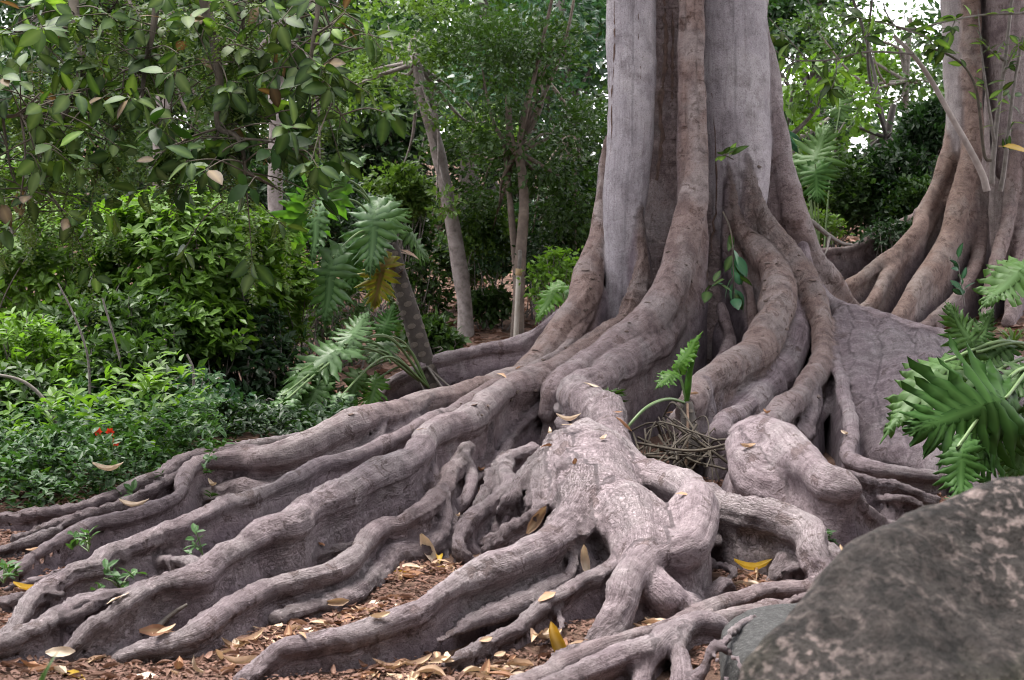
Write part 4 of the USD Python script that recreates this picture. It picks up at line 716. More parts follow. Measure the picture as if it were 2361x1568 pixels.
TWIG = plain_mat('grey_twigs', [(0.3, (.07, .06, .052)), (0.7, (.17, .15, .135))], 20.0)

def crown(parent, masses, mat, rs, leaf, dens=1.0, tmpl=DIAMOND, name='crown', **kw):
    ms = []
    for u, v, ru, rv, y in masses:
        c = at_y(u, v, y); k = y / F
        n = int(dens * 2.1 * math.pi * ru * rv / ((leaf / k) ** 2 * .30) )
        n = min(n, 15000)
        (mv, mf), p = sprays(rs, c, np.array([ru * k, max(ru, rv) * k * .8, rv * k]), n, leaf, max(10, int(ru * rv * k * k * 26)), tmpl, **kw)
        ms.append((mv, mf))
    return part(parent, name, merge(ms), mat, smooth=False, kind='stuff')
def limbs_to(parent, start, masses, rs, mat, r0, name='limb', sub=2):
    """branches from a fork towards the leaf masses"""
    ms = []
    for u, v, ru, rv, y in masses:
        c = at_y(u, v, y); k = y / F
        for q in range(sub):
            e = c + rs.normal(size=3) * np.array([ru, ru, rv]) * k * .45
            m = (start + e) / 2 + rs.normal(size=3) * .10 * np.linalg.norm(e - start)
            cu = catmull(np.array([start, m, e]), .12)
            ms.append(tube(cu, np.linspace(r0, .006, len(cu)), 6))
    return part(parent, name, merge(ms), mat, kind='stuff')
def trunk_of(parent, spec, r, mat, n=10, name='trunk', wob=.12):
    P = path3(['D'] + spec); g0 = P[0].copy(); g0[2] = ground_z(g0[0], g0[1]) - .1
    if g0[2] < P[0][2] - .05: P = np.vstack([g0, P])
    q = np.column_stack([P, np.interp(np.linspace(0, 1, len(P)), np.linspace(0, 1, len(r)), r)])
    C = catmull(q, .1); s = np.arange(len(C))[:, None] * .1 * np.array([[1.7, 0, 0]])
    C3 = C[:, :3] + np.stack([snoise(s, int(P[0, 0] * 100) % 97), snoise(s + 40, 2), 0 * s[:, 0]], 1) * (C[:, 3] * wob * 2)[:, None]
    v, f = tube(C3, C[:, 3] * (1 + .1 * snoise(s * 3, 8)), n)
    part(parent, name, (v, f), mat); return C3
def tree(label, spec, r, masses, leafmat, trunkmat, leaf=.07, dens=1.0, fork=-1, seed=1, name='tree', group=None, limb_r=.03, **kw):
    rs = np.random.default_rng(seed)
    P = path3(['D'] + spec); b = P[0]
    t = thing(name, label, 'tree', (b[0], b[1], ground_z(b[0], b[1])), group=group)
    C = trunk_of(t, spec, r, trunkmat)
    limbs_to(t, C[int(len(C) * .75)] if fork < 0 else C[int(len(C) * fork)], masses, rs, trunkmat, limb_r)
    crown(t, masses, leafmat, rs, leaf, dens, **kw); return t, C
def shrub(label, u, v, ru, rv, y, leafmat, leaf=.085, seed=1, kind='rosette', n=240, name='shrub', parts=60, group=None, tmpl=None):
    rs = np.random.default_rng(seed); k = y / F; c = at_y(u, v, y); rad = np.array([ru * k, ru * k * .75, rv * k])
    gz = float(ground_z(c[0], c[1])); t = thing(name, label, 'shrub', (c[0], c[1], gz), group=group)
    tips = unit(rs.normal(size=(n, 3)) + [0, -.35, .35]); tips = tips * (.55 + .5 * rs.random((n, 1)) ** .6) * (1 + .28 * snoise(tips * 2.1 + seed * 3.3, seed))[:, None]
    tips = c + tips * rad; tips[:, 2] = np.maximum(tips[:, 2], ground_z(tips[:, 0], tips[:, 1]) + .06)
    tm = tmpl or FOLDED
    if kind == 'rosette': m = rosettes(rs, tips, leaf, tm, 9, axis=unit(tips - c) * .9)
    else: m = rosettes(rs, tips + 0, leaf, tm, 6, axis=rs.normal(size=(n, 3)) * .6 + unit(tips - c) * .6)
    inner, _ = sprays(rs, c - [0, 0, rad[2] * .1], rad * .8, n * 4, leaf * .9, 60, DIAMOND, shell=.3)
    # the leaves that show largest are parts of their own, the rest one mass
    nv = len(tm[0]); L = m[0].reshape(-1, nv, 3); nf = len(tm[1])
    front = np.argsort(np.linalg.norm(L.mean(1) - [0, 0, CAM_Z], axis=1))[:parts]
    rest = np.setdiff1d(np.arange(len(L)), front)
    part(t, 'foliage', merge([(L[rest].reshape(-1, 3), (tm[1][None] + (np.arange(len(rest)) * nv)[:, None, None]).reshape(-1, 3)), inner]), leafmat, smooth=False, kind='stuff')
    for i in front: part(t, 'leaf', (L[i], tm[1]), leafmat, smooth=False)
    st = []
    base = np.array([c[0], c[1], gz - .05])
    for i in rs.choice(n, min(n, 46 if parts >= 60 else 12), replace=False):
        b0 = base + rs.normal(size=3) * [rad[0] * .35, rad[1] * .3, 0]; b0[2] = ground_z(b0[0], b0[1]) - .05
        mid = b0 * .45 + tips[i] * .55 + rs.normal(size=3) * .09
        cu = catmull(np.array([b0, mid, tips[i]]), .09); st.append(tube(cu, np.linspace(.011, .003, len(cu)), 5))
    part(t, 'stems', merge(st), TWIG, kind='stuff'); return t

# far wall of trees: each with trunk and crown
far = [
    (-260, 180, 330, 330, 27, G_DARK, 'tall leafy tree beyond the grove at the far left edge'), (120, 120, 300, 300, 30, G_DARK, 'far tree behind the hanging branches on the left'),
    (420, 260, 260, 280, 26, G_DARK, 'far green tree whose trunk shows in the gap above the bright shrub'), (700, 80, 230, 260, 28, G_DARK, 'far leafy tree behind the pale straight trunk'),
    (880, 330, 230, 320, 29, G_DARK, 'dark far tree filling the shade left of the leaning trunk'), (1090, 60, 260, 240, 27, G_MID, 'far tree rising above the leaning pale trunk'),
    (1290, 100, 210, 230, 25, G_BLUE, 'dense blue green tree beside the left edge of the fig trunk'), (1250, 420, 250, 260, 30, G_DARK, 'dark tree low behind the thin double stems'),
    (1600, 100, 260, 420, 33, G_DARK, 'dark tree hidden behind the fig trunk'), (1860, 40, 150, 150, 26, G_DARK, 'fine leaved dark tree right of the fig trunk top'),
    (2010, 420, 260, 190, 27, G_MID, 'sunlit green tree low between the two figs'), (2330, 260, 200, 300, 30, G_DARK, 'dark tree behind the second fig'), (640, 480, 280, 240, 31, G_DARK, 'dark tree low behind the straight pale trunk'),
    (160, 460, 300, 230, 30, G_DARK, 'dark tree low behind the bright shrub'), (300, -40, 330, 160, 33, G_DARK, 'tallest far tree at the top left'), (820, -60, 300, 170, 34, G_MID, 'tall far tree at the top between the two pale trunks'), (1220, -80, 250, 170, 33, G_DARK, 'tall dark far tree at the top left of the fig trunk'), (1850, 250, 170, 160, 30, G_BRIGHT, 'bright far tree low beside the right edge of the fig trunk'),
    (520, 40, 200, 130, 36, G_DARK, 'second row far tree behind the top left boughs'), (980, 0, 200, 130, 37, G_DARK, 'second row far tree above the leaning trunk'), (1150, 200, 230, 150, 36, G_DARK, 'second row dark tree behind the ivy crown'), (760, 250, 220, 170, 36, G_DARK, 'second row dark tree right of the straight trunk'), (2000, 140, 130, 100, 34, G_BRIGHT, 'pale far tree below the bright gap at the upper right'),
    (60, 40, 220, 150, 35, G_DARK, 'second row dark tree at the far top left'), (330, 230, 220, 150, 35, G_DARK, 'second row dark tree low behind the bright shrub'), (620, 60, 220, 140, 33, G_DARK, 'second row dark tree behind the straight pale trunk'), (880, 60, 200, 140, 32, G_DARK, 'second row dark tree between the pale trunks'),
    (2180, 380, 200, 160, 24, G_DARK, 'dark glossy tree close behind the second fig'), (2650, 200, 250, 400, 30, G_DARK, 'far tree beyond the right edge'), (-600, 200, 300, 400, 30, G_DARK, 'far tree beyond the left edge')]
for i, (u, v, ru, rv, y, mt, lab) in enumerate(far):
    rs = np.random.default_rng(100 + i)
    tree(lab, [(u + rs.normal() * 30, v + rv * 1.1, y + .3), (u + rs.normal() * 20, v, y + .3), (u, v - rv * .7, y + .3)], [.2, .15, .06], [(u + rs.normal() * ru * .4, v + rs.normal() * rv * .45, ru * .62, rv * .5, y + rs.normal() * .8) for _ in range(4)] , mt, TRUNK_DARK,
         leaf=.19, dens=1.7, fork=.4, seed=100 + i, name='background_tree', group=None, limb_r=.06, spread=.26)
# nearer trees with trunks that show
tree('straight pale grey trunk rising out of the left shrubs', [(648, 860, 14.6), (642, 600, 14.6), (636, 300, 14.6), (632, 60, 14.6), (630, -200, 14.6)], [.085, .08, .075, .07, .06],
     [(560, -330, 260, 130, 15), (900, -330, 260, 130, 15.5), (250, -330, 260, 130, 15), (640, 160, 90, 70, 14.9), (560, 280, 120, 90, 15.5), (500, 120, 140, 110, 15.6), (720, 330, 90, 80, 15.3)], G_MID, TRUNK_PALE, leaf=.075, dens=1.21, seed=11)
tree('leaning pale grey trunk in the middle distance among ivy green leaves', [(1078, 808, 16.5), (1068, 700, 16.5), (1050, 560, 16.5), (1028, 430, 16.5), (1005, 320, 16.5), (980, 230, 16.5), (962, 150, 16.5), (955, 90, 16.6)], [.105, .09, .085, .08, .078, .074, .06, .035],
     [(880, 165, 90, 55, 17.0), (800, 210, 90, 60, 16.2), (930, 50, 120, 60, 17.4), (1090, 300, 90, 70, 17.6), (920, 420, 70, 60, 17.2), (955, 115, 70, 35, 16.1), (1030, 470, 45, 30, 16.1), (985, 270, 30, 25, 16.1)], G_YELLOW, TRUNK_PALE, leaf=.075, dens=1.10, seed=12, fork=.9)
T_, C_ = tree('slender brown stem holding a wide ivy green crown left of the fig', [(1196, 790, 16.0), (1198, 620, 16.0), (1206, 480, 16.0), (1196, 360, 16.0), (1178, 325, 16.0), (1172, 220, 16.0)], [.075, .06, .06, .055, .05, .03],
     [(1130, -260, 260, 130, 16.5), (1130, 180, 190, 110, 16.0), (1220, 110, 140, 90, 16.3), (1090, 350, 90, 80, 17.2), (1240, 300, 140, 110, 16.1), (1130, 440, 90, 60, 16.8), (1290, 440, 90, 110, 16.3), (1110, 500, 70, 60, 17.2)], G_MID, TRUNK_BROWN, leaf=.072, dens=1.36, seed=13)
trunk_of(T_, [(1185, 790, 16.1), (1190, 640, 16.1), (1178, 480, 16.1), (1165, 330, 16.1)], [.05, .04, .035, .03], TRUNK_BROWN)
tree('thin tree with dark arching branch against the left flank of the fig', [(1330, 640, 17.5), (1350, 430, 17.5), (1310, 260, 17.5), (1260, 180, 17.5)], [.05, .045, .03, .02],
     [(1330, 330, 80, 110, 17.2), (1345, 520, 60, 130, 17), (1290, 600, 110, 70, 16.4), (1180, 570, 110, 70, 17.4)], G_DARK, TRUNK_BROWN, leaf=.075, dens=1.32, seed=14)
tree('slim pale trunk glimpsed in the gap above the bright shrub', [(372, 620, 19), (372, 430, 19), (378, 250, 19), (385, 100, 19), (388, -60, 19)], [.11, .105, .1, .095, .09], [(330, -220, 300, 130, 19), (700, -200, 300, 130, 20), (330, 150, 150, 110, 19.5), (430, 330, 120, 100, 19.5), (250, 330, 160, 110, 19.5)], G_MID, TRUNK_PALE, leaf=.09, dens=1.32, seed=15)
tree('dark bushy tree with small glossy leaves between the two fig trees', [(2000, 560, 18.5), (2030, 380, 18.5), (2060, 240, 18.5)], [.09, .07, .04],
     [(1950, -250, 300, 120, 17.5), (2080, 330, 110, 110, 18), (2110, 460, 110, 100, 17.4), (1960, 430, 110, 80, 18.2), (1880, 500, 90, 60, 17.6), (2010, 520, 110, 50, 17.2), (1860, 300, 80, 70, 18.6)], G_DARK, TRUNK_DARK, leaf=.075, dens=1.65, seed=16)
tree('light green leafy sapling just right of the fig trunk', [(1800, 480, 15.5), (1810, 330, 15.5), (1830, 190, 15.5)], [.03, .025, .015],
     [(1810, 220, 55, 60, 15.4), (1880, 180, 80, 50, 15.3), (1830, 320, 55, 60, 15.6), (1960, 250, 70, 60, 16.4)], G_BRIGHT, TWIG, leaf=.12, dens=1.10, seed=17)

# shrubs of the left bank, far to near
shr = [('bright green rounded shrub with leaf rosettes under the hanging branches', 430, 590, 260, 165, 11.4, G_BRIGHT, .11, 'rosette', 460), ('bright shrub leaning against the straight pale trunk', 610, 680, 115, 140, 12.1, G_BRIGHT, .10, 'rosette', 220),
       ('mid green shrub at the left edge below bare grey stems', 110, 640, 190, 170, 11.3, G_BRIGHT, .10, 'rosette', 300), ('loose leafy shrub with yellow flecked leaves left of centre', 270, 790, 210, 130, 10.6, G_MID, .095, 'loose', 330),
       ('shaded shrub to the right of the leafy bank beside the big lobed leaves', 540, 850, 170, 150, 11.2, G_DARK, .085, 'rosette', 320), ('light green shrub with pinnate sprays at the left edge', 40, 840, 150, 120, 9.9, G_BRIGHT, .075, 'loose', 240),
       ('dark blue green shrub low above the outer roots', 360, 940, 210, 95, 10.2, G_BLUE, .075, 'loose', 340), ('small leaved green bush above the red flowers', 150, 950, 170, 80, 9.4, G_HERB, .065, 'loose', 300), ('low dark bush tucked behind the end of the outer root', 560, 960, 120, 70, 10.8, G_DARK, .07, 'loose', 180),
       ('dull bush behind the curved palm like stem', 760, 700, 110, 110, 13.8, G_MID, .08, 'loose', 150), ('ivy green bush around the foot of the leaning trunk', 970, 690, 70, 100, 17.0, G_MID, .085, 'loose', 170), ('bush right of the pipe by the fig roots', 1285, 640, 70, 70, 15.2, G_BRIGHT, .08, 'loose', 110),
       ('low yellow green bush on the slope between the figs', 1880, 520, 60, 35, 15.8, G_YELLOW, .07, 'loose', 90), ('low glossy bush on the slope right of the leaning stick', 2070, 540, 90, 40, 15.2, G_DARK, .07, 'loose', 110)]
shr += [('ragged light shrub rising above the herbs at the left edge', 60, 950, 120, 110, 9.3, G_MID, .10, 'loose', 150), ('spindly shrub in front of the shaded thicket', 300, 880, 120, 120, 9.5, G_MID, .10, 'loose', 120), ('tall loose shrub with light tips at the far left', 40, 520, 130, 150, 12.2, G_BRIGHT, .11, 'rosette', 220),
        ('yellow tipped shrub in the middle of the bank', 420, 760, 150, 90, 10.9, G_BRIGHT, .10, 'rosette', 190), ('dark low shrub behind the outer root and the pale cut leaves', 640, 990, 110, 50, 10.9, G_DARK, .08, 'loose', 130)]
for i, (lab, u, v, ru, rv, y, mt, lf, kd, n) in enumerate(shr):
    shrub(lab, u, v, ru, rv, y, mt, lf, 200 + i, kd, n)

under = [('dark understory bush left of the straight pale trunk', 560, 470, 130, 110, 17.5, G_DARK), ('shaded understory bush right of the straight pale trunk', 740, 480, 120, 120, 18.5, G_DARK), ('dim bush in the shade behind the curved stem', 880, 560, 120, 110, 18.0, G_DARK),
         ('ivy covered bush left of the leaning trunk', 930, 520, 70, 90, 17.6, G_MID), ('ivy mound behind the leaning trunk', 1080, 590, 90, 70, 18.5, G_MID), ('leafy bush between the leaning trunk and the thin stems', 1120, 540, 80, 70, 17.4, G_YELLOW),
         ('grey green bush behind the pipe', 1240, 540, 90, 90, 17.8, G_BLUE), ('tall bush pressed against the left flank of the fig trunk', 1330, 500, 75, 140, 17.0, G_MID), ('bush with yellow leaves above the curved stem', 930, 440, 60, 60, 17.2, G_YELLOW),
         ('low ivy patch by the foot of the thin stems', 1130, 700, 60, 40, 17.2, G_MID), ('small leafy clump on the litter left of the leaning trunk', 1000, 780, 70, 50, 14.6, G_MID),
         ('glossy bush behind the elephant ear leaves', 1920, 440, 100, 90, 17.2, G_MID), ('yellowish bush low right of the fig trunk', 1860, 470, 60, 60, 17.0, G_YELLOW), ('glossy dark bush left of the leaning stick', 2050, 420, 110, 90, 17.5, G_DARK), ('dark bush behind the leaning stick', 2140, 330, 80, 110, 17.8, G_DARK), ('dim bush between the second fig and the slope', 2120, 480, 80, 70, 17.0, G_MID)]
for i, (lab, u, v, ru, rv, y, mt) in enumerate(under):
    shrub(lab, u, v, ru, rv, y, mt, .1, 300 + i, 'loose', int(ru * rv / 38) + 60, parts=24, tmpl=DIAMOND)

# unseen trees added beside and behind the viewpoint to cut off low side light
for i, (x, y, lab) in enumerate([(-8.2, 0.5, 'added shade tree left of the clearing'), (-7.5, -4, 'added shade tree behind on the left'), (-3.5, -7, 'added shade tree behind and a little left of the viewpoint'), (1, -7.8, 'added shade tree straight behind the viewpoint'), (5, -6.5, 'added shade tree behind on the right'), (8.8, -3, 'added shade tree right of the clearing'), (9, 1, 'second added shade tree right of the clearing'), (9, 5, 'added shade tree beyond the boulder on the right')]):
    rs = np.random.default_rng(400 + i); t = thing('grove_tree', lab, 'tree', (x, y, float(ground_z(x, y))))
    C = catmull(np.array([[x, y, -.1], [x + .1, y, 3], [x - .1, y + .1, 8]]), .3); part(t, 'trunk', tube(C, np.linspace(.3, .15, len(C)), 10), TRUNK_DARK)
    ms = [sprays(rs, np.array([x, y, z]) + rs.normal(size=3) * [.8, .8, .2], np.array([2.6, 2.6, 1.7]), 2600, .36, 60)[0] for z in (1.4, 3.4, 5.4, 7.4, 9.2)]
    part(t, 'crown', merge(ms), G_DARK, smooth=False, kind='stuff')
tree('thin leaved pale tree in the bright gap at the upper right', [(2080, 420, 22), (2090, 200, 22), (2100, 40, 22)], [.07, .05, .03], [(1960, 120, 90, 60, 22), (2060, 60, 90, 60, 22), (2140, 190, 70, 60, 22), (2000, 230, 90, 50, 22), (1900, 70, 80, 60, 21)], G_MID, TWIG, leaf=.09, dens=.75, seed=18, fork=.7)
# ------------------------------------------------------------------ philodendrons with deeply cut leaves
P_GREEN = leaf_mat('lobed_leaf_green', [(0, (.018, .050, .007)), (1, (.032, .074, .010))], .2, rough=.48, spec=.16, by='oi.random', vein=(.07, .13, .045))
P_PALE = leaf_mat('lobed_leaf_pale', [(0, (.030, .075, .022)), (1, (.052, .105, .030))], .24, rough=.42, spec=.34, by='oi.random', vein=(.10, .18, .07))
P_LIT = leaf_mat('lobed_leaf_young', [(0, (.045, .135, .014)), (1, (.07, .18, .018))], .4, rough=.4, by='oi.random', vein=(.10, .2, .04))
P_OLD = leaf_mat('lobed_leaf_yellowing', [(0, (.13, .15, .012)), (1, (.20, .19, .016))], .42, rough=.45, by='oi.random', vein=(.16, .09, .03))
P_DARK = leaf_mat('lobed_leaf_dark', [(0, (.010, .036, .005)), (1, (.016, .050, .007))], .12, rough=.5, spec=.10, by='oi.random', vein=(.045, .10, .025))
PETIOLE = plain_mat('petiole', [(0.3, (.07, .12, .04)), (0.7, (.11, .17, .06))], 9, .45, .1)
PSTEM = plain_mat('philodendron_stem', [(0.3, (.03, .024, .02)), (0.6, (.06, .05, .043)), (.75, (.09, .078, .068))], 14, .85, .6)
SCAR = plain_mat('leaf_scar_face', [(0.3, (.075, .062, .05)), (0.7, (.14, .12, .10))], 30, .9)
SHEATH = plain_mat('brown_sheath', [(0.3, (.09, .05, .03)), (0.7, (.22, .15, .10))], 14, .8)
def big_leaf(t, base, tip, face, mat, rs, y0=None, y1=None, width=1.0, lobes=11, droop=.35, fold=.25, stalk=None, kind=lobed_leaf, r=.011, label=None):
    b = at_y(base[0], base[1], base[2]); e = at_y(tip[0], tip[1], tip[2]); X = e - b; L = np.linalg.norm(X)
    width *= .74; v, f, w = kind(L, rs, width=width, droop=droop, fold=fold) if kind is heart_leaf else kind(L, rs, width=width, lobes=lobes, droop=droop, fold=fold)
    m = part(t, 'leaf', (place(v, b, X, np.array(face, float)), f), mat, floats={'vein': w}, label=label)
    if stalk is not None:
        s = np.asarray(stalk, float); mid = (s + b) / 2 + np.array([0, 0, .18 * np.linalg.norm(b - s)]); cu = catmull(np.array([s, mid, b, b + X * .03]), .04)
        v2, f2 = tube(cu, np.linspace(r, r * .6, len(cu)), 6); part(t, 'petiole', (v2, f2), PETIOLE)
    return m
def scars(t, C, R, n, rs, size):
    s = np.linspace(.03, .97, n)
    for i, q in enumerate(s):
        k = int(q * (len(C) - 1)); tg = unit(C[min(k + 1, len(C) - 1)] - C[max(k - 1, 0)]); a = unit(np.cross(tg, [0, 1, .1])); b = np.cross(tg, a)
        th = i * 2.4; nrm = a * math.cos(th) + b * math.sin(th)
        if nrm[1] > .45: continue
        sd = np.cross(nrm, tg); rr = R[k]; th2 = np.arange(8) * math.pi / 4
        rim = np.array([C[k] + nrm * rr * .95 * math.cos(size * .9 * math.cos(x) / rr) + sd * rr * math.sin(size * math.cos(x) / rr) + tg * size * .62 * math.sin(x) for x in th2])
        v = np.vstack([rim, rim + nrm * .006 - tg * 0, [C[k] + nrm * (rr + .003)]]); f = []
        for j in range(8): jn = (j + 1) % 8; f += [[j, jn, 8 + jn], [j, 8 + jn, 8 + j], [8 + j, 8 + jn, 16]]
        part(t, 'leaf_scar', (v, np.array(f)), SCAR, smooth=False)
def stemmed(name, label, spec, r, nscar, seed):
    P = path3(['D'] + spec); rs = np.random.default_rng(seed); t = thing(name, label, 'plant', (P[0][0], P[0][1], P[0][2]))
    q = catmull(np.column_stack([P, np.interp(np.linspace(0, 1, len(P)), np.linspace(0, 1, len(r)), r)]), .03)
    part(t, 'stem', tube(q[:, :3], q[:, 3], 12), PSTEM); scars(t, q[:, :3], q[:, 3], nscar, rs, r[0] * .42)
    return t, q[:, :3], rs
ph, C, rs = stemmed('philodendron', 'tall philodendron on a curved scarred stem, its cut leaves hanging in front of the shade', [(1003, 930, 12.2), (992, 880, 12.2), (972, 810, 12.2), (945, 720, 12.2), (920, 640, 12.2), (900, 560, 12.2)], [.088, .085, .08, .078, .072, .06], 64, 61)
top = C[-1]
big_leaf(ph, (866, 478, 11.9), (846, 632, 11.7), (-.15, -1, .35), P_PALE, rs, width=.95, stalk=top)
big_leaf(ph, (884, 596, 12.0), (862, 712, 11.9), (.1, -1, .1), P_OLD, rs, width=1.0, stalk=top, label='yellowing leaf hanging below the crown')
big_leaf(ph, (775, 425, 11.6), (628, 612, 11.4), (.75, -.55, .35), P_LIT, rs, width=.75, lobes=14, droop=.5, stalk=top, label='long bright green leaf seen from its underside')
big_leaf(ph, (770, 590, 11.5), (735, 755, 11.4), (-.3, -1, .3), P_PALE, rs, width=.85, stalk=top)
big_leaf(ph, (738, 470, 11.4), (702, 610, 11.3), (-.5, -.8, .4), P_PALE, rs, width=.6, stalk=top)
big_leaf(ph, (770, 405, 11.6), (848, 345, 11.8), (-.2, -.4, 1), P_PALE, rs, width=.55, droop=.2, stalk=top)
big_leaf(ph, (900, 520, 12.2), (905, 425, 12.6), (.2, -.7, .6), P_GREEN, rs, width=.8, stalk=top)
big_leaf(ph, (935, 530, 12.4), (1010, 600, 12.6), (.3, -.6, .7), P_GREEN, rs, width=.8, stalk=top)
big_leaf(ph, (820, 560, 12.6), (795, 690, 12.6), (-.2, -1, .3), P_DARK, rs, width=.9, stalk=top)
for k in range(9):
    a = k * .7; b0 = top + [0.05 * math.cos(a), .05 * math.sin(a), -.05 - .03 * k]; e = b0 + np.array([.13 * math.cos(a), .13 * math.sin(a) - .03, -.02 + .02 * k])
    v, f = scatter(ovate(3, .3, .3), b0[None], (e - b0)[None], np.array([[0, -.3, 1.]]), np.array([.2])); part(ph, 'dry_sheath', (v, f), SHEATH)
P0 = at_y(988, 893, 12.1)
ph = thing('philodendron', 'low philodendron fanning pale cut leaves leftwards over the outer roots', 'plant', P0); rs = np.random.default_rng(62)
for b_, e_, n_, mt, w in [((800, 800, 11.0), (655, 858, 10.7), (-.2, -.75, .7), P_PALE, .85), ((800, 795, 11.0), (850, 700, 11.3), (0, -.8, .5), P_PALE, .8), ((655, 925, 10.4), (556, 1005, 10.2), (-.4, -.75, .6), P_PALE, .8), ((785, 915, 10.7), (768, 1000, 10.5), (-.1, -1, .35), P_PALE, 1.0),
                          ((882, 772, 11.6), (908, 695, 11.7), (0, -1, .3), P_DARK, .9), ((905, 788, 11.7), (850, 822, 11.4), (-.1, -.9, .6), P_PALE, .9), ((872, 872, 11.5), (845, 945, 11.3), (0, -1, .2), P_LIT, .9), ((700, 850, 10.8), (640, 935, 10.5), (-.5, -.8, .3), P_GREEN, .9),
                          ((740, 880, 10.8), (690, 965, 10.5), (-.2, -.9, .4), P_GREEN, .9), ((760, 830, 11.2), (760, 905, 11.0), (.2, -1, .2), P_DARK, .8), ((830, 860, 11.4), (800, 940, 11.2), (.2, -1, .3), P_GREEN, .85), ((660, 905, 10.5), (700, 1000, 10.3), (.3, -.9, .3), P_PALE, .55)]:
    big_leaf(ph, b_, e_, n_, mt, rs, width=w, stalk=P0, r=.012)
for e in [(960, 860), (1040, 895), (1010, 880), (1025, 905)]:
    q = catmull(np.array([at_y(985, 845, 12.1), at_y(e[0], e[1], 12.0), at_y(e[0] + 25, 915, 11.9)]), .05); part(ph, 'prop_root', tube(q, .009, 6), TWIG)
P1 = at_y(2470, 905, 7.4)
ph = thing('philodendron', 'dark glossy philodendron reaching in from the right edge above the boulder', 'plant', (P1[0], P1[1], float(ground_z(P1[0], P1[1])))); rs = np.random.default_rng(63)
part(ph, 'stem', tube(catmull(np.array([[P1[0] + .1, P1[1] + .1, float(ground_z(P1[0], P1[1])) - .05], P1 + [.05, 0, -.1], P1]), .05), .05, 10), PSTEM)
for b_, e_, n_, mt, w, dr in [((2252, 812, 7.0), (2188, 695, 7.0), (-.1, -.7, .6), P_GREEN, .95, .2), ((2322, 915, 6.7), (2120, 985, 6.4), (.1, -.95, .35), P_DARK, 1.15, .3), ((2185, 832, 6.9), (2035, 965, 6.6), (-.4, -.7, .5), P_GREEN, .62, .45),
                              ((2216, 1020, 6.5), (2220, 1160, 6.3), (-.1, -1, .3), P_DARK, .85, .3), ((2375, 610, 7.3), (2275, 672, 7.0), (-.3, -.8, .5), P_GREEN, .8, .4), ((2330, 790, 7.2), (2240, 835, 7.0), (-.1, -.7, .7), P_GREEN, .8, .3),
                              ((2400, 850, 7.0), (2290, 890, 6.8), (0, -.6, .8), P_GREEN, .9, .3), ((2330, 950, 6.8), (2250, 1090, 6.5), (.2, -1, .4), P_DARK, .95, .3), ((2290, 860, 7.0), (2150, 905, 6.8), (0, -.6, .8), P_GREEN, .75, .4), ((2380, 960, 6.9), (2345, 1110, 6.7), (.2, -1, .4), P_GREEN, .8, .3),
                              ((2255, 800, 7.1), (2300, 700, 7.2), (.2, -.8, .5), P_GREEN, .7, .3)]:
    big_leaf(ph, b_, e_, n_, mt, rs, width=w, droop=dr, stalk=P1, r=.013, lobes=12)
ph, C, rs = stemmed('philodendron', 'small philodendron standing on a dark scaly stem among the central roots', [(1594, 1070, 8.35), (1592, 1020, 8.4), (1588, 975, 8.45), (1583, 930, 8.5)], [.042, .045, .045, .036], 30, 64)
top = C[-1]
big_leaf(ph, (1562, 852, 8.5), (1607, 766, 8.4), (-.5, -.8, .3), P_LIT, rs, width=.5, stalk=top, r=.007)
big_leaf(ph, (1556, 858, 8.45), (1514, 884, 8.3), (-.1, -.7, .7), P_LIT, rs, width=.75, stalk=top, r=.007)
q = catmull(np.array([top, at_y(1588, 870, 8.5), at_y(1598, 830, 8.48), at_y(1611, 800, 8.46)]), .02); part(ph, 'shoot', tube(q, np.interp(np.linspace(0, 1, len(q)), [0, .3, .7, 1], [.014, .022, .014, .002]), 8), P_LIT)
q = catmull(np.array([top, at_y(1540, 920, 8.3), at_y(1490, 940, 8.1), at_y(1440, 992, 8.0)]), .03); part(ph, 'petiole', tube(q, .009, 6), PETIOLE)
q = catmull(np.array([top + [0, -.04, 0], at_y(1586, 990, 8.3), at_y(1580, 1090, 8.25)]), .03); part(ph, 'aerial_root', tube(q, .008, 6), SHEATH)
P2 = at_y(1305, 708, 13.2)
ph = thing('philodendron', 'single light green cut leaf rising behind the left buttress roots', 'plant', P2); rs = np.random.default_rng(65)
big_leaf(ph, (1286, 657, 13.0), (1230, 734, 12.8), (-.3, -.8, .5), P_LIT, rs, width=.75, stalk=P2)
big_leaf(ph, (1300, 680, 13.2), (1330, 650, 13.4), (.2, -.7, .6), P_GREEN, rs, width=.8, stalk=P2)
P3 = at_y(1893, 560, 14.8); P3[2] = ground_z(P3[0], P3[1])
ph = thing('lobed_plant', 'tall plant with broad ragged leaves behind the right flank of the fig', 'plant', P3); rs = np.random.default_rng(66)
E_MAT = leaf_mat('elephant_ear_leaf', [(0, (.010, .036, .018)), (1, (.016, .048, .022))], .12, rough=.5, spec=.12, by='oi.random', vein=(.05, .13, .07))
E_DK = leaf_mat('elephant_ear_dark', [(0, (.022, .085, .042)), (1, (.03, .10, .05))], .22, rough=.38, by='oi.random', vein=(.05, .13, .06))
big_leaf(ph, (1868, 400, 14.3), (1906, 275, 14.4), (-.45, -.9, .05), P_GREEN, rs, width=1.2, lobes=12, stalk=P3)
big_leaf(ph, (1880, 385, 14.1), (1886, 462, 13.9), (-.1, -1, .3), P_DARK, rs, width=1.3, droop=.25, stalk=P3, lobes=10)
big_leaf(ph, (1850, 365, 14.6), (1805, 410, 14.5), (-.4, -.9, .2), P_GREEN, rs, width=1.1, droop=.3, stalk=P3)
big_leaf(ph, (1840, 340, 14.8), (1812, 300, 14.8), (-.3, -.9, .2), E_MAT, rs, width=.8, droop=.3, stalk=P3, kind=heart_leaf)
big_leaf(ph, (1935, 260, 15.0), (1935, 190, 15.2), (-.2, -.9, .3), P_GREEN, rs, width=1.0, droop=.3, stalk=P3)
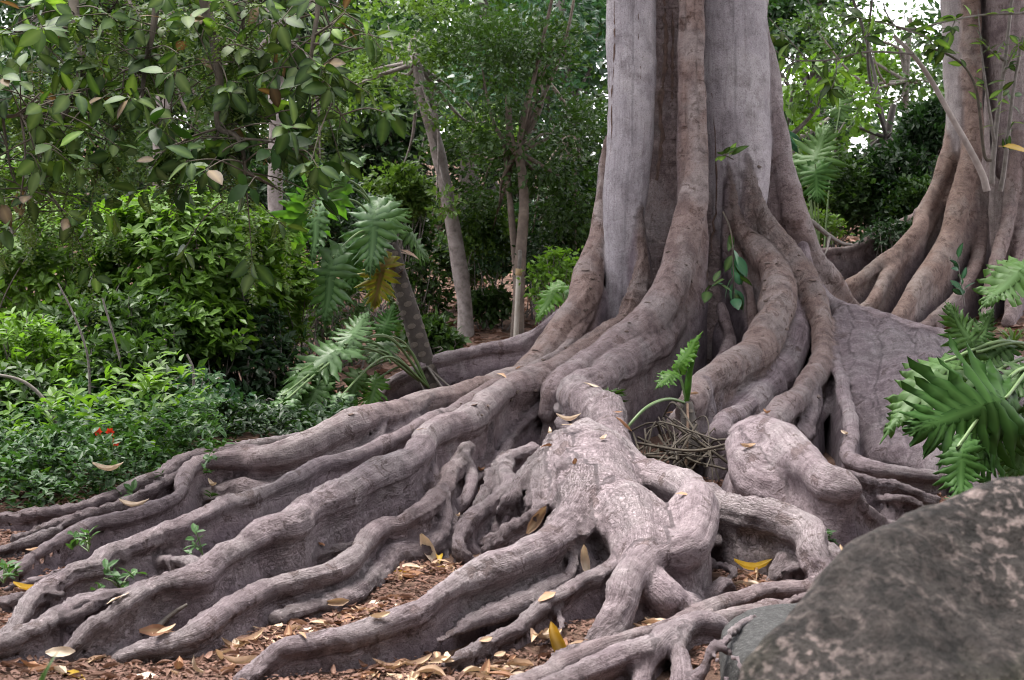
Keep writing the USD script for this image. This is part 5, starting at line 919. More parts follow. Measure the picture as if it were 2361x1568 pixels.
# ------------------------------------------------------------------ fig boughs hanging in from above on the left, leaf by leaf
F_DARK = leaf_mat('fig_leaf_dark', [(0, (.008, .024, .008)), (.6, (.015, .038, .009)), (1, (.028, .058, .012))], .22, rough=.5, spec=.16, by='oi.random', vein=(.06, .10, .03), tint=(1.3, 1.5, .4))  # greens lowered to stand in for canopy shade over the boughs
F_OLIVE = leaf_mat('fig_leaf_olive', [(0, (.015, .033, .008)), (.7, (.028, .053, .010)), (1, (.045, .078, .015))], .26, rough=.5, spec=.16, by='oi.random', vein=(.09, .13, .04), tint=(1.3, 1.5, .4))  # olive likewise darkened in place of shade from above
F_RUST = leaf_mat('fig_leaf_rusty_underside', [(0, (.035, .020, .008)), (1, (.055, .032, .012))], .2, rough=.6, by='oi.random', vein=(.14, .10, .05), tint=(1.3, 1.0, .5))
F_FRESH = leaf_mat('fig_leaf_fresh', [(0, (.05, .115, .012)), (1, (.075, .16, .016))], .4, rough=.5, spec=.15, by='oi.random', vein=(.2, .3, .08), tint=(1.2, 1.4, .4))
F_GOLD = leaf_mat('fig_leaf_yellow', [(0, (.40, .24, .02)), (1, (.48, .30, .03))], .35, rough=.5, by='oi.random', vein=(.45, .32, .08), tint=(1.1, 1.0, .5))
BOUGH = plain_mat('bough', [(0.3, (.028, .022, .016)), (0.7, (.075, .06, .042))], 16, .9)
TASSEL = leaf_mat('flower_tassel', [(0, (.07, .11, .025)), (1, (.14, .18, .05))], .3)
OV = ovate(5, .46, .22, .12, .13); OVN = ovate(5, .36, .3, .2, .12)
OV_W = np.r_[np.ones(6), np.zeros(12), 1, 1]
COUNT, SPILL = {}, {}
def fig_leaf(t, p, X, N, size, mat, tm=None, label=None):
    tv, tf = tm or OV
    key = str(t.GetPath()); COUNT[key] = COUNT.get(key, 0) + 1
    if COUNT[key] > 290: SPILL.setdefault(key, []).append(scatter((tv, tf), np.asarray(p)[None], np.asarray(X)[None], np.asarray(N)[None], np.array([size]))); return
    v, f = scatter((tv, tf), np.asarray(p)[None], np.asarray(X)[None], np.asarray(N)[None], np.array([size])); m_ = (len(v) - 2) // 3; part(t, 'leaf', (v, f), mat, floats={'vein': np.r_[np.ones(m_), np.zeros(2 * m_), 1, 1]}, label=label)
def whorl(t, p, ax, n, size, mats, rs, pw, up=.3, tm=None):
    a = unit(np.cross(ax, [.3, .2, 1])); b = np.cross(ax, a)
    for i in range(n):
        th = i * 2.4 + rs.random() * .7; r = a * math.cos(th) + b * math.sin(th)
        X = unit(r + ax * rs.uniform(.0, .9) + [0, 0, -.25]); N = unit(ax * .5 - r * .1 + np.array([0, -.15, .9]) + rs.normal(size=3) * .35)
        fig_leaf(t, p - ax * rs.random() * .07, X, N, size * rs.uniform(.65, 1.15), mats[rs.choice(len(mats), p=pw)], tm)
def tassel(ms, p, L, rs):
    n = int(L / .0045); s = np.linspace(0, L, n); th = np.arange(n) * 2.4
    q = p + np.stack([.007 * np.cos(th) + .02 * s * math.sin(p[0] * 40), .007 * np.sin(th), -s], 1)
    ms.append(scatter(DIAMOND, q, np.stack([np.cos(th), np.sin(th), -.4 + 0 * th], 1), rs.normal(size=(n, 3)), .021))
def bough(label, spec, r, side, nwhorl, seed, group=None, y_off=0, tassels=22, size=.13, pw=(.58, .36, .03, .03)):
    rs = np.random.default_rng(seed); P = path3(spec); t = thing('hanging_bough', label, 'branch', P[0], group=group)
    C = catmull(np.column_stack([P, np.interp(np.linspace(0, 1, len(P)), [0, 1], r)]), .04); part(t, 'branch', tube(C[:, :3], C[:, 3], 8), BOUGH)
    ends = []
    for sp in side:
        S = path3(sp); i = np.argmin(np.linalg.norm(C[:, :3] - S[0], axis=1)); S[0] = C[i, :3]
        cu = catmull(S, .04); part(t, 'twig', tube(cu, np.linspace(.007, .003, len(cu)), 6), BOUGH); ends.append(cu)
    pool = np.vstack([C[len(C) // 6:, :3]] + ends); ms = []
    for k in range(int(nwhorl * 2.3)):
        p = pool[rs.integers(len(pool))]; d = unit(rs.normal(size=3) * [1, .8, .5] + [0, -.1, -.35]); L = rs.uniform(.08, .46)
        cu = catmull(np.array([p, p + d * L * .5 + [0, 0, .03], p + d * L]), .03); part(t, 'twig', tube(cu, np.linspace(.004, .002, len(cu)), 5), BOUGH)
        whorl(t, cu[-1], unit(cu[-1] - cu[-2]), rs.integers(4, 7), size, (F_DARK, F_OLIVE, F_RUST, F_FRESH), rs, pw)
        if k < tassels: tassel(ms, cu[len(cu) // 2], rs.uniform(.15, .34), rs); tassel(ms, cu[-1], rs.uniform(.12, .3), rs); tassel(ms, cu[-3], rs.uniform(.12, .3), rs)
    if SPILL.get(str(t.GetPath())): part(t, 'further_leaves', merge(SPILL[str(t.GetPath())]), F_DARK, kind='stuff')
    if ms: part(t, 'flower_tassels', merge(ms), TASSEL, smooth=False, kind='stuff')
    return t
bough('dark fig bough at the far left trailing down to a thin curved twig', ['TL', (480, -500, 7.4), (490, -100, 7.3), (515, 200, 7.2), (555, 420, 7.15), (500, 650, 7.1), (390, 830, 7.05), (290, 1000, 7.0), (262, 1130, 7.0), (330, 1300, 6.95), (420, 1420, 6.9)], (.028, .005),
      [['TL', (555, 420, 7.15), (590, 650, 7.2), (600, 850, 7.2)], ['TL', (500, 650, 7.1), (300, 700, 6.9), (150, 820, 6.8)], ['TL', (520, 200, 7.2), (280, 180, 7.1), (60, 230, 7)], ['TL', (500, 100, 7.2), (330, 350, 7.4), (200, 480, 7.4)]], 24, 71)
bough('dark fig bough hanging second from the left with rusty leaf undersides', ['TL', (1100, -500, 7.3), (1060, -100, 7.3), (1040, 150, 7.25), (985, 420, 7.2), (960, 620, 7.15), (950, 760, 7.1)], (.024, .006),
      [['TL', (985, 420, 7.2), (830, 480, 7.1), (700, 600, 7)], ['TL', (960, 620, 7.15), (820, 750, 7.1), (720, 950, 7)], ['TL', (1040, 150, 7.25), (1200, 250, 7.3), (1280, 400, 7.3)], ['TL', (1000, 350, 7.2), (1120, 480, 7.2), (1180, 640, 7.2)]], 22, 72, pw=(.56, .36, .05, .03))
bough('main dark fig bough in the upper left ending in a spread of drooping twigs', ['TL', (1330, -500, 7.0), (1370, -100, 6.95), (1400, 100, 6.95), (1440, 260, 6.9), (1480, 550, 6.85), (1472, 850, 6.8), (1600, 920, 6.75), (1650, 1100, 6.7), (1640, 1280, 6.7)], (.034, .005),
      [['TL', (1475, 850, 6.8), (1300, 920, 6.8), (1150, 1000, 6.9)], ['TL', (1600, 920, 6.75), (1800, 950, 6.7), (2000, 1010, 6.7)], ['TL', (1640, 1150, 6.7), (1780, 1220, 6.7), (1920, 1300, 6.8)], ['TL', (1475, 600, 6.85), (1620, 700, 6.8), (1780, 800, 6.8)], ['TL', (1440, 260, 6.9), (1600, 380, 6.9), (1720, 430, 6.9)], ['TL', (1475, 850, 6.8), (1420, 1100, 6.8), (1500, 1350, 6.8)]], 34, 73, tassels=22)
bough('fig bough with glossy folded leaves hanging at the right of the group', ['TL', (2200, -500, 6.9), (2160, -100, 6.9), (2130, 150, 6.85), (2105, 320, 6.8), (2090, 520, 6.8), (2130, 650, 6.8)], (.016, .005),
      [['TL', (2130, 100, 6.85), (1950, 150, 6.8), (1850, 250, 6.8)], ['TL', (2105, 320, 6.8), (2280, 300, 6.75), 'TM', (180, 330, 6.7), (260, 320, 6.7)], ['TL', (2095, 480, 6.8), (2200, 700, 6.8), 'TM', (60, 700, 6.7), (150, 830, 6.7)], ['TL', (2120, 200, 6.8), 'TM', (60, 150, 6.8), (130, 90, 6.8)]], 17, 74, tassels=5, size=.125, pw=(.66, .22, .03, .09))
bough('fig twigs with pale green leaf tufts entering at the left edge', ['TL', (-300, 720, 6.8), (-60, 770, 6.8), (120, 780, 6.8), (200, 700, 6.8), (270, 630, 6.8)], (.012, .004),
      [['TL', (120, 780, 6.8), (200, 900, 6.7), (230, 1000, 6.7)], ['TL', (-60, 1200, 6.8), (80, 1180, 6.8), (160, 1270, 6.8)], ['TL', (120, 780, 6.8), (170, 1050, 6.7), (130, 1400, 6.7)]], 13, 75, tassels=9, pw=(.26, .62, .07, .05))
bough('shaded fig bough across the top edge between the two thick boughs', ['TL', (700, -700, 7.6), (760, -300, 7.6), (800, -50, 7.6), (780, 100, 7.6), (820, 250, 7.6)], (.02, .006), [['TL', (780, 50, 7.6), (640, 150, 7.6), (560, 320, 7.6)], ['TL', (800, 0, 7.6), (950, 80, 7.7), (1120, 60, 7.7)], ['TL', (780, 100, 7.6), (250, 60, 7.7), (40, 30, 7.7)]], 20, 76, tassels=6)
bough('shaded fig bough crossing the top edge above the pale trunk', ['TL', (1700, -700, 7.4), (1720, -300, 7.4), (1700, -40, 7.4), (1640, 120, 7.4), (1660, 300, 7.4)], (.02, .006), [['TL', (1700, -40, 7.4), (1850, 40, 7.4), (2050, 60, 7.4)], ['TL', (1660, 80, 7.4), (1520, 100, 7.4), (1300, 60, 7.5)], ['TL', (1700, -40, 7.4), (2200, 20, 7.3), 'TM', (40, 60, 7.3)]], 18, 77, tassels=4)
# ------------------------------------------------------------------ suckers, sticks and climbing shoots on the right
def shoot(name, label, cat, spec, r, mat, leaves, seed, lmats, lsize, pw, tm=None, side=(), every=.1, lift=.2):
    rs = np.random.default_rng(seed); P = path3(spec); t = thing(name, label, cat, P[0])
    C = catmull(P, .04); part(t, 'stem', tube(C, np.linspace(r[0], r[1], len(C)), 7), mat); pool = [C]
    for sp in side:
        S = path3(sp); S[0] = C[np.argmin(np.linalg.norm(C - S[0], axis=1))]; cu = catmull(S, .04); part(t, 'twig', tube(cu, np.linspace(r[1] * 1.3, .004, len(cu)), 6), mat); pool.append(cu)
    for k in range(leaves):
        cu = pool[rs.integers(len(pool))]; i = rs.integers(max(1, len(cu) // 4), len(cu)); tg = unit(cu[min(i + 1, len(cu) - 1)] - cu[i - 1])
        d = unit(rs.normal(size=3) * [1, .7, .6] + tg * .6 + [0, 0, lift]); N = unit(np.array([0, -.3, 1]) + rs.normal(size=3) * .45)
        fig_leaf(t, cu[i], d, N, lsize * rs.uniform(.6, 1.2), lmats[rs.choice(len(lmats), p=pw)], tm)
    return t
shoot('fig_sapling', 'leafy fig branch arching across the bright gap between the two figs', 'branch', ['TR', (2700, 60, 13.2), (2330, 90, 13.2), (2100, 100, 13.2), (1900, 130, 13.1), (1560, 200, 13.0), (1450, 120, 13.0), (1410, 20, 13.0)], (.012, .006), TWIG, 64, 81, (F_DARK, F_FRESH, F_OLIVE), .19, (.45, .35, .2), OVN,
      side=[['TR', (1560, 200, 13), (1700, 250, 13), (1760, 330, 13)], ['TR', (1900, 130, 13.1), (1850, 250, 13), (1830, 330, 13)], ['TR', (1600, 190, 13), (1300, 130, 12.9), (1090, 100, 12.9)]])
shoot('fig_branch', 'thin horizontal branch with hanging folded leaves right of the fig trunk', 'branch', ['TR', (1620, 365, 13.0), (1400, 350, 13.0), (1250, 355, 12.9), (1100, 395, 12.8), (950, 410, 12.8), (760, 390, 12.8), (580, 250, 12.9)], (.01, .005), TWIG, 56, 82, (F_DARK, F_OLIVE, F_FRESH, F_GOLD), .21, (.52, .26, .18, .04), OVN,
      side=[['TR', (1100, 395, 12.8), (1180, 290, 12.8), (1330, 230, 12.8)], ['TR', (1100, 395, 12.8), (1090, 520, 12.8), (1060, 600, 12.7)], ['TR', (800, 390, 12.8), (720, 600, 12.8), (660, 740, 12.8)], ['TR', (900, 400, 12.8), (760, 250, 12.8), (640, 120, 12.8)]], lift=-.3)
shoot('leaning_stick', 'bare grey stick leaning up leftwards from a crotch of the second fig', 'stick', ['TR', (2110, 1290, 13.4), (2080, 1180, 13.4), (1990, 1000, 13.35), (1860, 770, 13.3), (1720, 520, 13.25), (1600, 360, 13.2), (1480, 240, 13.2)], (.034, .018), plain_mat('pale_stick', [(0.3, (.17, .14, .125)), (0.7, (.30, .26, .24))], 9), 0, 83, (F_DARK,), .1, (1,))
shoot('sucker_shoot', 'upright grey sucker with narrow light leaves beside the second fig', 'sapling', ['TR', (2145, 1240, 13.5), (2150, 1100, 13.5), (2180, 800, 13.5), (2220, 500, 13.5), (2250, 250, 13.5), (2285, -60, 13.5)], (.026, .014), TWIG, 42, 84, (F_FRESH, F_OLIVE, F_DARK), .15, (.55, .25, .2), ovate(4, .3, .3, .15, .1),
      side=[['TR', (2150, 950, 13.5), (2120, 700, 13.4), (2080, 400, 13.4), (2050, 60, 13.4)], ['TR', (2220, 500, 13.5), (2300, 330, 13.4), (2350, 300, 13.4)], ['TR', (2230, 420, 13.5), (2120, 330, 13.4), (2060, 250, 13.4)]])
shoot('sucker_shoot', 'second grey sucker at the right edge holding one yellow leaf', 'sapling', ['TR', (2200, 1290, 13.5), (2225, 1150, 13.5), (2255, 900, 13.5), (2290, 600, 13.5), (2350, 250, 13.5)], (.024, .012), TWIG, 16, 85, (F_DARK, F_FRESH), .16, (.6, .4), OVN)
t = shoot('sucker_shoot', 'dark bent sucker curving down in front of the second fig', 'sapling', ['TR', (2140, 1080, 13.4), (2100, 1070, 13.4), (2080, 950, 13.4), (2060, 750, 13.4), (2030, 580, 13.4), (1960, 450, 13.35), (1850, 370, 13.3), (1720, 320, 13.3)], (.016, .009), BOUGH, 9, 86, (F_DARK, F_FRESH), .14, (.5, .5), OVN)
fig_leaf(t, at_y(ORIGIN['TR'][0] + 2190 * .34191, 985 * .34191, 13.2), (1, -.1, -.05), (0, -.5, 1), .30, F_GOLD, OV, label='bright yellow leaf')
shoot('climbing_plant', 'dark green climber hanging down the groove right of the central rib', 'plant', ['MR', (330, 80, 10.9), (375, 180, 10.85), (395, 300, 10.8), (400, 450, 10.75), (405, 620, 10.7), (400, 730, 10.65)], (.006, .003), BOUGH, 15, 87, (F_DARK, E_DK), .19, (.5, .5), OV, lift=-.9)
shoot('climbing_plant', 'small leafy shoot springing from the trunk above the climber', 'plant', ['TR', (400, 1075, 11.25), (350, 1050, 11.2), (330, 1050, 11.15), (400, 1020, 11.1)], (.005, .003), BOUGH, 7, 88, (F_DARK, F_FRESH), .17, (.6, .4), OV)
shoot('climbing_plant', 'small dark leafed shoot low on the central rib of the fig', 'plant', ['MR', (260, 620, 10.6), (230, 600, 10.55), (280, 560, 10.5), (340, 590, 10.5)], (.005, .003), BOUGH, 7, 89, (E_DK, F_DARK), .15, (.5, .5), OV)
shoot('seedling', 'slender seedling with paired blue green leaves before the second fig', 'plant', ['MR', (1960, 720, 12.2), (1945, 600, 12.2), (1925, 500, 12.2), (1915, 400, 12.2)], (.006, .003), TWIG, 16, 90, (E_MAT, E_DK), .12, (.6, .4), OVN)
shoot('fallen_branch', 'dry bent branch lying on the ground behind the right buttress', 'branch', ['MR', (860, 120, 13.0), (930, 150, 13.1), (1030, 230, 13.2), (1130, 290, 13.3), (1200, 300, 13.4)], (.03, .012), TWIG, 0, 91, (F_DARK,), .1, (1,), side=[['MR', (1050, 250, 13.2), (1030, 340, 13.0), (990, 400, 12.9)]])
# sticks in the left thicket
for i, (lab, sp, r) in enumerate([('forked bare grey stem rising at the left edge of the thicket', ['ML', (180, 520, 11.0), (110, 300, 11.0), (50, 100, 11.0), (0, -80, 11.0)], .03), ('second bare grey stem behind the forked one at the left', ['ML', (190, 540, 11.2), (210, 300, 11.2), (230, 100, 11.2), (270, -200, 11.2)], .022),
        ('thin straight stem standing in front of the shaded shrub', ['ML', (870, 1500, 9.3), (830, 1200, 9.3), (790, 1000, 9.3), (690, 660, 9.3)], .010), ('thin pale stem leaning left in front of the thicket', ['ML', (610, 1380, 9.2), (590, 1050, 9.2), (500, 780, 9.2), (390, 560, 9.2)], .009),
        ('low grey cane arching out of the lower left thicket', ['ML', (380, 1520, 8.7), (300, 1350, 8.7), (150, 1220, 8.7), (-60, 1170, 8.7)], .014), ('pair of upright thin stems right of the thicket front', ['ML', (1290, 1560, 9.3), (1300, 1350, 9.3), (1305, 1150, 9.3), (1260, 1040, 9.3)], .012)]):
    shoot('bare_stem', lab, 'stem', sp, (r, r * .6), TWIG, 0, 120 + i, (F_DARK,), .1, (1,))
# the pipe
P = path3(['MM', (1283, 925, 15.4), (1308, 470, 15.4)]); t = thing('standpipe', 'thin pale standpipe with a joint beside the slender brown stems', 'pipe', P[0])
PIPE = plain_mat('pale_pipe', [(0.3, (.26, .23, .19)), (0.7, (.38, .35, .31))], 9, .6, .1)
P[0][2] = ground_z(P[0][0], P[0][1]) - .05
d = P[1] - P[0]; part(t, 'pipe', tube(np.array([P[0], P[1]]), .028, 10), PIPE)
for q, L in ((.93, .07), (.08, .08)): part(t, 'coupling', tube(np.array([P[0] + d * q, P[0] + d * q + unit(d) * L]), .036, 10), plain_mat('pipe_coupling' + str(int(q * 100)), [(0, (.22, .15, .07)), (1, (.28, .2, .1))], 9, .6, .1))
part(t, 'spigot', tube(np.array([P[1], P[1] + [0.01, 0, .12], P[1] + [.01, -.02, .2]]), .02, 8), TWIG)
# ------------------------------------------------------------------ fallen leaves, ground cover, small things
D_TAN = leaf_mat('dry_leaf_tan', [(0, (.24, .15, .095)), (.5, (.38, .26, .175)), (1, (.50, .38, .27))], .12, rough=.7, by='oi.random', vein=(.42, .32, .2), tint=(1.1, 1.0, .8))
D_RUST = leaf_mat('dry_leaf_rust', [(0, (.17, .08, .045)), (.6, (.28, .15, .09)), (1, (.38, .23, .15))], .12, rough=.75, by='oi.random', vein=(.28, .18, .1), tint=(1.1, 1.0, .8))
D_PALE = leaf_mat('dry_leaf_pale', [(0, (.42, .33, .25)), (1, (.58, .48, .38))], .12, rough=.65, by='oi.random', vein=(.5, .42, .32), tint=(1.1, 1.0, .8))
D_GOLD = leaf_mat('dry_leaf_gold', [(0, (.30, .18, .02)), (1, (.40, .27, .03))], .25, rough=.5, by='oi.random', vein=(.42, .3, .1), tint=(1.1, 1.0, .8))
D_MIX = leaf_mat('leaf_litter', [(0, (.16, .090, .066)), (.2, (.33, .215, .165)), (.55, (.50, .38, .305)), (.9, (.64, .53, .44)), (1, (.60, .44, .30))], .1, rough=.75, tint=(1.1, 1.0, .8))
D_CHIP = leaf_mat('litter_crumbs', [(0, (.12, .064, .048)), (.3, (.31, .175, .135)), (.65, (.50, .35, .28)), (1, (.66, .54, .46))], .05, rough=.8, tint=(1.1, 1.0, .8))
rs = np.random.default_rng(17)
def curled(rs):
    n, w = 5, rs.uniform(.36, .5); t = np.linspace(0, 1, n + 1); c1, c2, tw = rs.uniform(-.8, 1.2), rs.uniform(.2, 1.7), rs.uniform(-.5, .5)
    V = []
    for q in t:
        hw = w * .5 * math.sin(math.pi * min(q * .97 + .02, 1) ** .85) ** .8 * rs.uniform(.7, 1.15) + .004; z0 = c1 * (q - .5) ** 2 + .03
        for s in (-1, -.5, 0, .5, 1):
            y = s * hw; V.append((q - .5, y * (1 - .25 * c2 * abs(s)), z0 + c2 * hw * s * s * .75 + tw * y * (q - .5) + .02 * math.sin(7 * q + 3 * s)))
    F_ = []
    for i in range(n):
        for j in range(4): a = i * 5 + j; F_ += [[a, a + 5, a + 6], [a, a + 6, a + 1]]
    V = np.array(V); V[:, 2] -= V[:, 2].min(); return V, np.array(F_)
CURL = [curled(rs) for _ in range(9)]
CV = np.tile([0, 0, 1, 0, 0], 6).astype(float)
# height of what lies uppermost at a place (roots or soil)
_t = cKDTree(FIG_V[:, :2])
def rest_height(x, y):
    g = float(ground_z(x, y)); i = _t.query_ball_point([x, y], .035)
    if not i: return g, np.array([0, 0, 1.]), False
    i = np.array(i); i = i[FIG_N[i, 2] > .15]
    if not len(i): return g, np.array([0, 0, 1.]), False
    k = i[np.argmax(FIG_V[i, 2])]; z = FIG_V[k, 2]
    return (z, FIG_N[k], True) if z > g else (g, np.array([0, 0, 1.]), False)
def flat_leaf(kind, label, x, y, size, mat, rs, lift=.004, group=None, name='fallen_leaf', tilt=.22):
    z, N, on = rest_height(x, y)
    if on and z > .035: return None
    X = unit(rs.normal(size=3) * [1, 1, .1]); N = unit(N + rs.normal(size=3) * tilt)
    v, f = scatter(CURL[kind], np.array([[0, 0, 0.]]), X[None], N[None], np.array([size]))
    v = v - [0, 0, max(v[:, 2].min(), -.03)]
    o = np.array([x, y, z + lift]); t = UsdGeom.Xform
    m = part(None, name, (v + o, f), mat, floats={'vein': CV}); tag(m, label, 'leaf', group); return m
# zones of bare soil between the roots: (name for the label, polygon in bearings, number)
ZONES = [('on the open soil in the near left corner', [(0, 1568), (300, 1500), (560, 1440), (640, 1568)], 34), ('on the soil between long left root and wall root', [(560, 1440), (700, 1370), (860, 1320), (1000, 1330), (960, 1400), (760, 1440), (640, 1500)], 44),
         ('on the soil in front of the near wall root', [(640, 1568), (800, 1500), (1000, 1450), (1150, 1420), (1240, 1440), (1100, 1500), (1000, 1568)], 36), ('in the hollow left of the wall root', [(960, 1330), (1000, 1250), (1080, 1270), (1040, 1330)], 14),
         ('on the soil between the near thin roots', [(1050, 1568), (1200, 1480), (1330, 1400), (1340, 1500), (1230, 1568)], 30), ('in the gap under the two lower prongs', [(1440, 1470), (1470, 1400), (1560, 1420), (1520, 1470)], 10), ('in the hollow behind the lower right root', [(1600, 1390), (1640, 1300), (1760, 1300), (1800, 1340), (1700, 1370)], 12),
         ('on the soil strip beside the boulder', [(1880, 1300), (1890, 1240), (1990, 1220), (1960, 1320), (1900, 1400), (1830, 1420)], 22)]
def in_poly(rs, poly):
    k = rs.integers(1, len(poly) - 1); a, b, c = np.array(poly[0]), np.array(poly[k]), np.array(poly[k + 1]); r1, r2 = rs.random(), rs.random()
    if r1 + r2 > 1: r1, r2 = 1 - r1, 1 - r2
    return a + (b - a) * r1 + (c - a) * r2
MATS = [(D_TAN, 'tan', .48), (D_RUST, 'rusty brown', .32), (D_PALE, 'pale buff', .185), (D_GOLD, 'golden yellow', .015)]
for zn, poly, cnt in ZONES:
    got = 0
    for _ in range(cnt * 6):
        if got >= cnt: break
        u, v = in_poly(rs, poly); p = at_z(u, v, 0.0); k = rs.choice(4, p=[q[2] for q in MATS])
        got += 0 if None is flat_leaf(rs.integers(9), f'{MATS[k][1]} fallen leaf {zn}', p[0], p[1], rs.uniform(.06, .125), MATS[k][0], rs, group=f'{MATS[k][1]} fallen leaves {zn}') else 1
for (u, v, z, mt, s, lab) in [(1735, 1332, 0, D_GOLD, .17, 'yellow and grey fallen leaf in the hollow by the lower right root'), (1277, 1490, .03, D_GOLD, .17, 'golden brown leaf standing upright among the near thin roots'), (1350, 1210, .2, D_GOLD, .15, 'orange curled leaf caught in the central crevice'), (1245, 1205, .2, D_TAN, .16, 'tan leaf caught in the crevice left of the central root'),
                               (990, 1290, .02, D_PALE, .18, 'pale pointed leaf upright in the hollow left of the wall root'), (1480, 1420, .02, D_PALE, .19, 'pale leaf upright between the two lower prongs'), (1345, 1300, .15, D_PALE, .13, 'pale leaf wedged under the central root'), (1310, 985, .5, D_PALE, .12, 'pale leaf lying on top of the central root mass'),
                               (250, 1100, .2, D_PALE, .15, 'pale leaf resting on the low green herbs'), (310, 1185, .15, D_PALE, .13, 'pale leaf on the outermost root'), (70, 1380, .05, D_GOLD, .12, 'orange leaf lying among the outer left roots')]:
    p = at_z(u, v, z); N = np.array([.1, -.9, .4]) if 'upright' in lab or 'caught' in lab or 'wedged' in lab else np.array([0, -.2, 1.])
    v_, f_ = scatter(CURL[3], p[None], unit(rs.normal(size=3) * [.5, .2, 1])[None] if N[1] < -.5 else np.array([[1, .2, 0]]), N[None], np.array([s])); m = part(None, 'fallen_leaf', (v_ + [0, 0, .03], f_), mt, floats={'vein': CV}); tag(m, lab, 'leaf')
# leaves lying on the roots
spots = []
idx = np.flatnonzero((FIG_N[:, 2] > .75) & (FIG_V[:, 2] < .6) & (FIG_V[:, 1] < 9.5))
for i in rs.choice(idx, 30, replace=False):
    k = rs.choice(4, p=[.45, .43, .11, .01]); o = FIG_V[i]; v_, f_ = scatter(CURL[rs.integers(9)], o[None], unit(rs.normal(size=3) * [1, 1, .1])[None], FIG_N[i][None], np.array([rs.uniform(.05, .11)]))
    m = part(None, 'fallen_leaf', (v_ + FIG_N[i] * .004, f_), MATS[k][0], floats={'vein': CV}); tag(m, f'{MATS[k][1]} dry leaf lying on top of a root', 'leaf', f'{MATS[k][1]} leaves lying on the roots')
# the rest of the litter, past counting
_cx, _cy = np.floor((FIG_V[:, 0] + 4) / .025).astype(int), np.floor((FIG_V[:, 1] - 4) / .025).astype(int)
COVER = np.zeros((400, 400), bool); _ok = (FIG_V[:, 2] > ground_z(FIG_V[:, 0], FIG_V[:, 1]) + .03) & (_cx >= 0) & (_cx < 400) & (_cy >= 0) & (_cy < 400); COVER[_cx[_ok], _cy[_ok]] = True
from scipy.ndimage import binary_closing, binary_fill_holes
COVER = binary_closing(COVER, iterations=2)
def open_soil(x, y):
    i, j = np.clip(((x + 4) / .025).astype(int), 0, 399), np.clip(((y - 4) / .025).astype(int), 0, 399); return ~COVER[i, j]
def litter(n, x0, x1, y0, y1, size, tmpl_list, mat, name, label, keep=None, tilt=.35, patch=None, lift=.006):
    x, y = rs.uniform(x0, x1, n), y0 + (y1 - y0) * rs.random(n); k = np.ones(n, bool) if keep is None else keep(x, y)
    if patch: k &= meshkit.noise(np.stack([x * patch, y * patch, 0 * x], -1), 12) > rs.random(n) * .75
    x, y = x[k], y[k]; z = ground_z(x, y) + lift; ms = []; w = rs.integers(len(tmpl_list), size=len(x))
    for q, tm in enumerate(tmpl_list):
        s = w == q; m = int(s.sum())
        if m: ms.append(scatter(tm, np.stack([x[s], y[s], z[s] + rs.random(m) * .012], -1), rs.normal(size=(m, 3)) * [1, 1, .12], np.array([0, 0, 1.]) + rs.normal(size=(m, 3)) * tilt, rs.uniform(size[0], size[1], m)))
    g = part(None, name, merge(ms), mat, smooth=False); tag(g, label, 'litter', kind='stuff')
litter(12000, -2.6, 3.6, 4.6, 9.5, (.025, .07), CURL[:7] + [FOLDED], D_MIX, 'leaf_litter', 'tan and brown leaf litter strewn over the soil between the roots', keep=open_soil, tilt=.28)
litter(150000, -2.8, 3.6, 4.6, 9.5, (.008, .032), [DIAMOND, DIAMOND, DIAMOND, FOLDED], D_CHIP, 'litter_crumbs', 'rusty crumbs of broken leaves and husks on the near soil', keep=open_soil, tilt=.35)
litter(9000, -4.5, 9, 11.2, 24, (.09, .2), [FOLDED, CURL[1]], D_MIX, 'far_leaf_litter', 'brown leaf litter covering the ground behind the fig', tilt=.5, lift=.01)
# ground herbs and weeds
def herb_patch(label, u0, u1, y0, y1, n, mat, size, hgt, seed, name='ground_herbs', edge=None):
    r = np.random.default_rng(seed); u = r.uniform(u0, u1, n); y = r.uniform(y0, y1, n); x = (u - CX) * y / F
    k = np.array([rest_height(a, b)[2] for a, b in zip(x, y)]); x, y = x[~k], y[~k]; b = np.stack([x, y, ground_z(x, y)], -1); ms = []
    for q in range(3):
        tip = b + np.stack([r.normal(size=len(b)) * .05, r.normal(size=len(b)) * .05, hgt * r.uniform(.2, 1.1, len(b)) * (.5 + meshkit.noise(b * 2.2, 5))], -1)
        ms.append(rosettes(r, tip, size, FOLDED, 5))
    g = part(None, name, merge(ms), mat, smooth=False); tag(g, label, 'plants', kind='stuff')
herb_patch('fresh green herbs carpeting the ground behind the outermost left root', -250, 480, 7.3, 10.2, 1300, G_HERB, .06, .34, 5)
herb_patch('small weeds growing on the slope behind the boulder', 2240, 2480, 7.3, 9.2, 220, G_HERB, .045, .14, 6)
herb_patch('taller light green herbs standing among the low carpet at the left', -200, 420, 7.9, 10.0, 130, G_BRIGHT, .085, .5, 7, 'tall_herbs')
herb_patch('dark low plants filling the ground between the outer root and the pale cut leaves', 470, 800, 9.4, 11.6, 260, G_DARK, .07, .22, 8, 'low_plants')
def weed(label, u, v, z, seed, mat=None, n=9, size=.05, y=None):
    r = np.random.default_rng(seed); p = at_z(u, v, z); t = thing('weed', label, 'plant', p)
    for i in range(n):
        tip = p + [r.normal() * .04, r.normal() * .04, r.uniform(.02, .10)]; part(t, 'stem', tube(np.array([p, (p + tip) / 2 + [0, 0, .01], tip]), .0025, 4), PETIOLE)
        mv, mf = rosettes(r, tip[None], size, FOLDED, 4); part(t, 'leaves', (mv, mf), mat or G_HERB, smooth=False)
weed('little weed with toothed leaves in the hollow between the left roots', 228, 1345, .06, 1); weed('small seedling between the outer left root walls', 205, 1272, .12, 2, n=5); weed('tiny weed at the far left edge among root tips', 8, 1345, .04, 3); weed('seedling tucked above the long left root', 468, 1280, .16, 4, n=3)
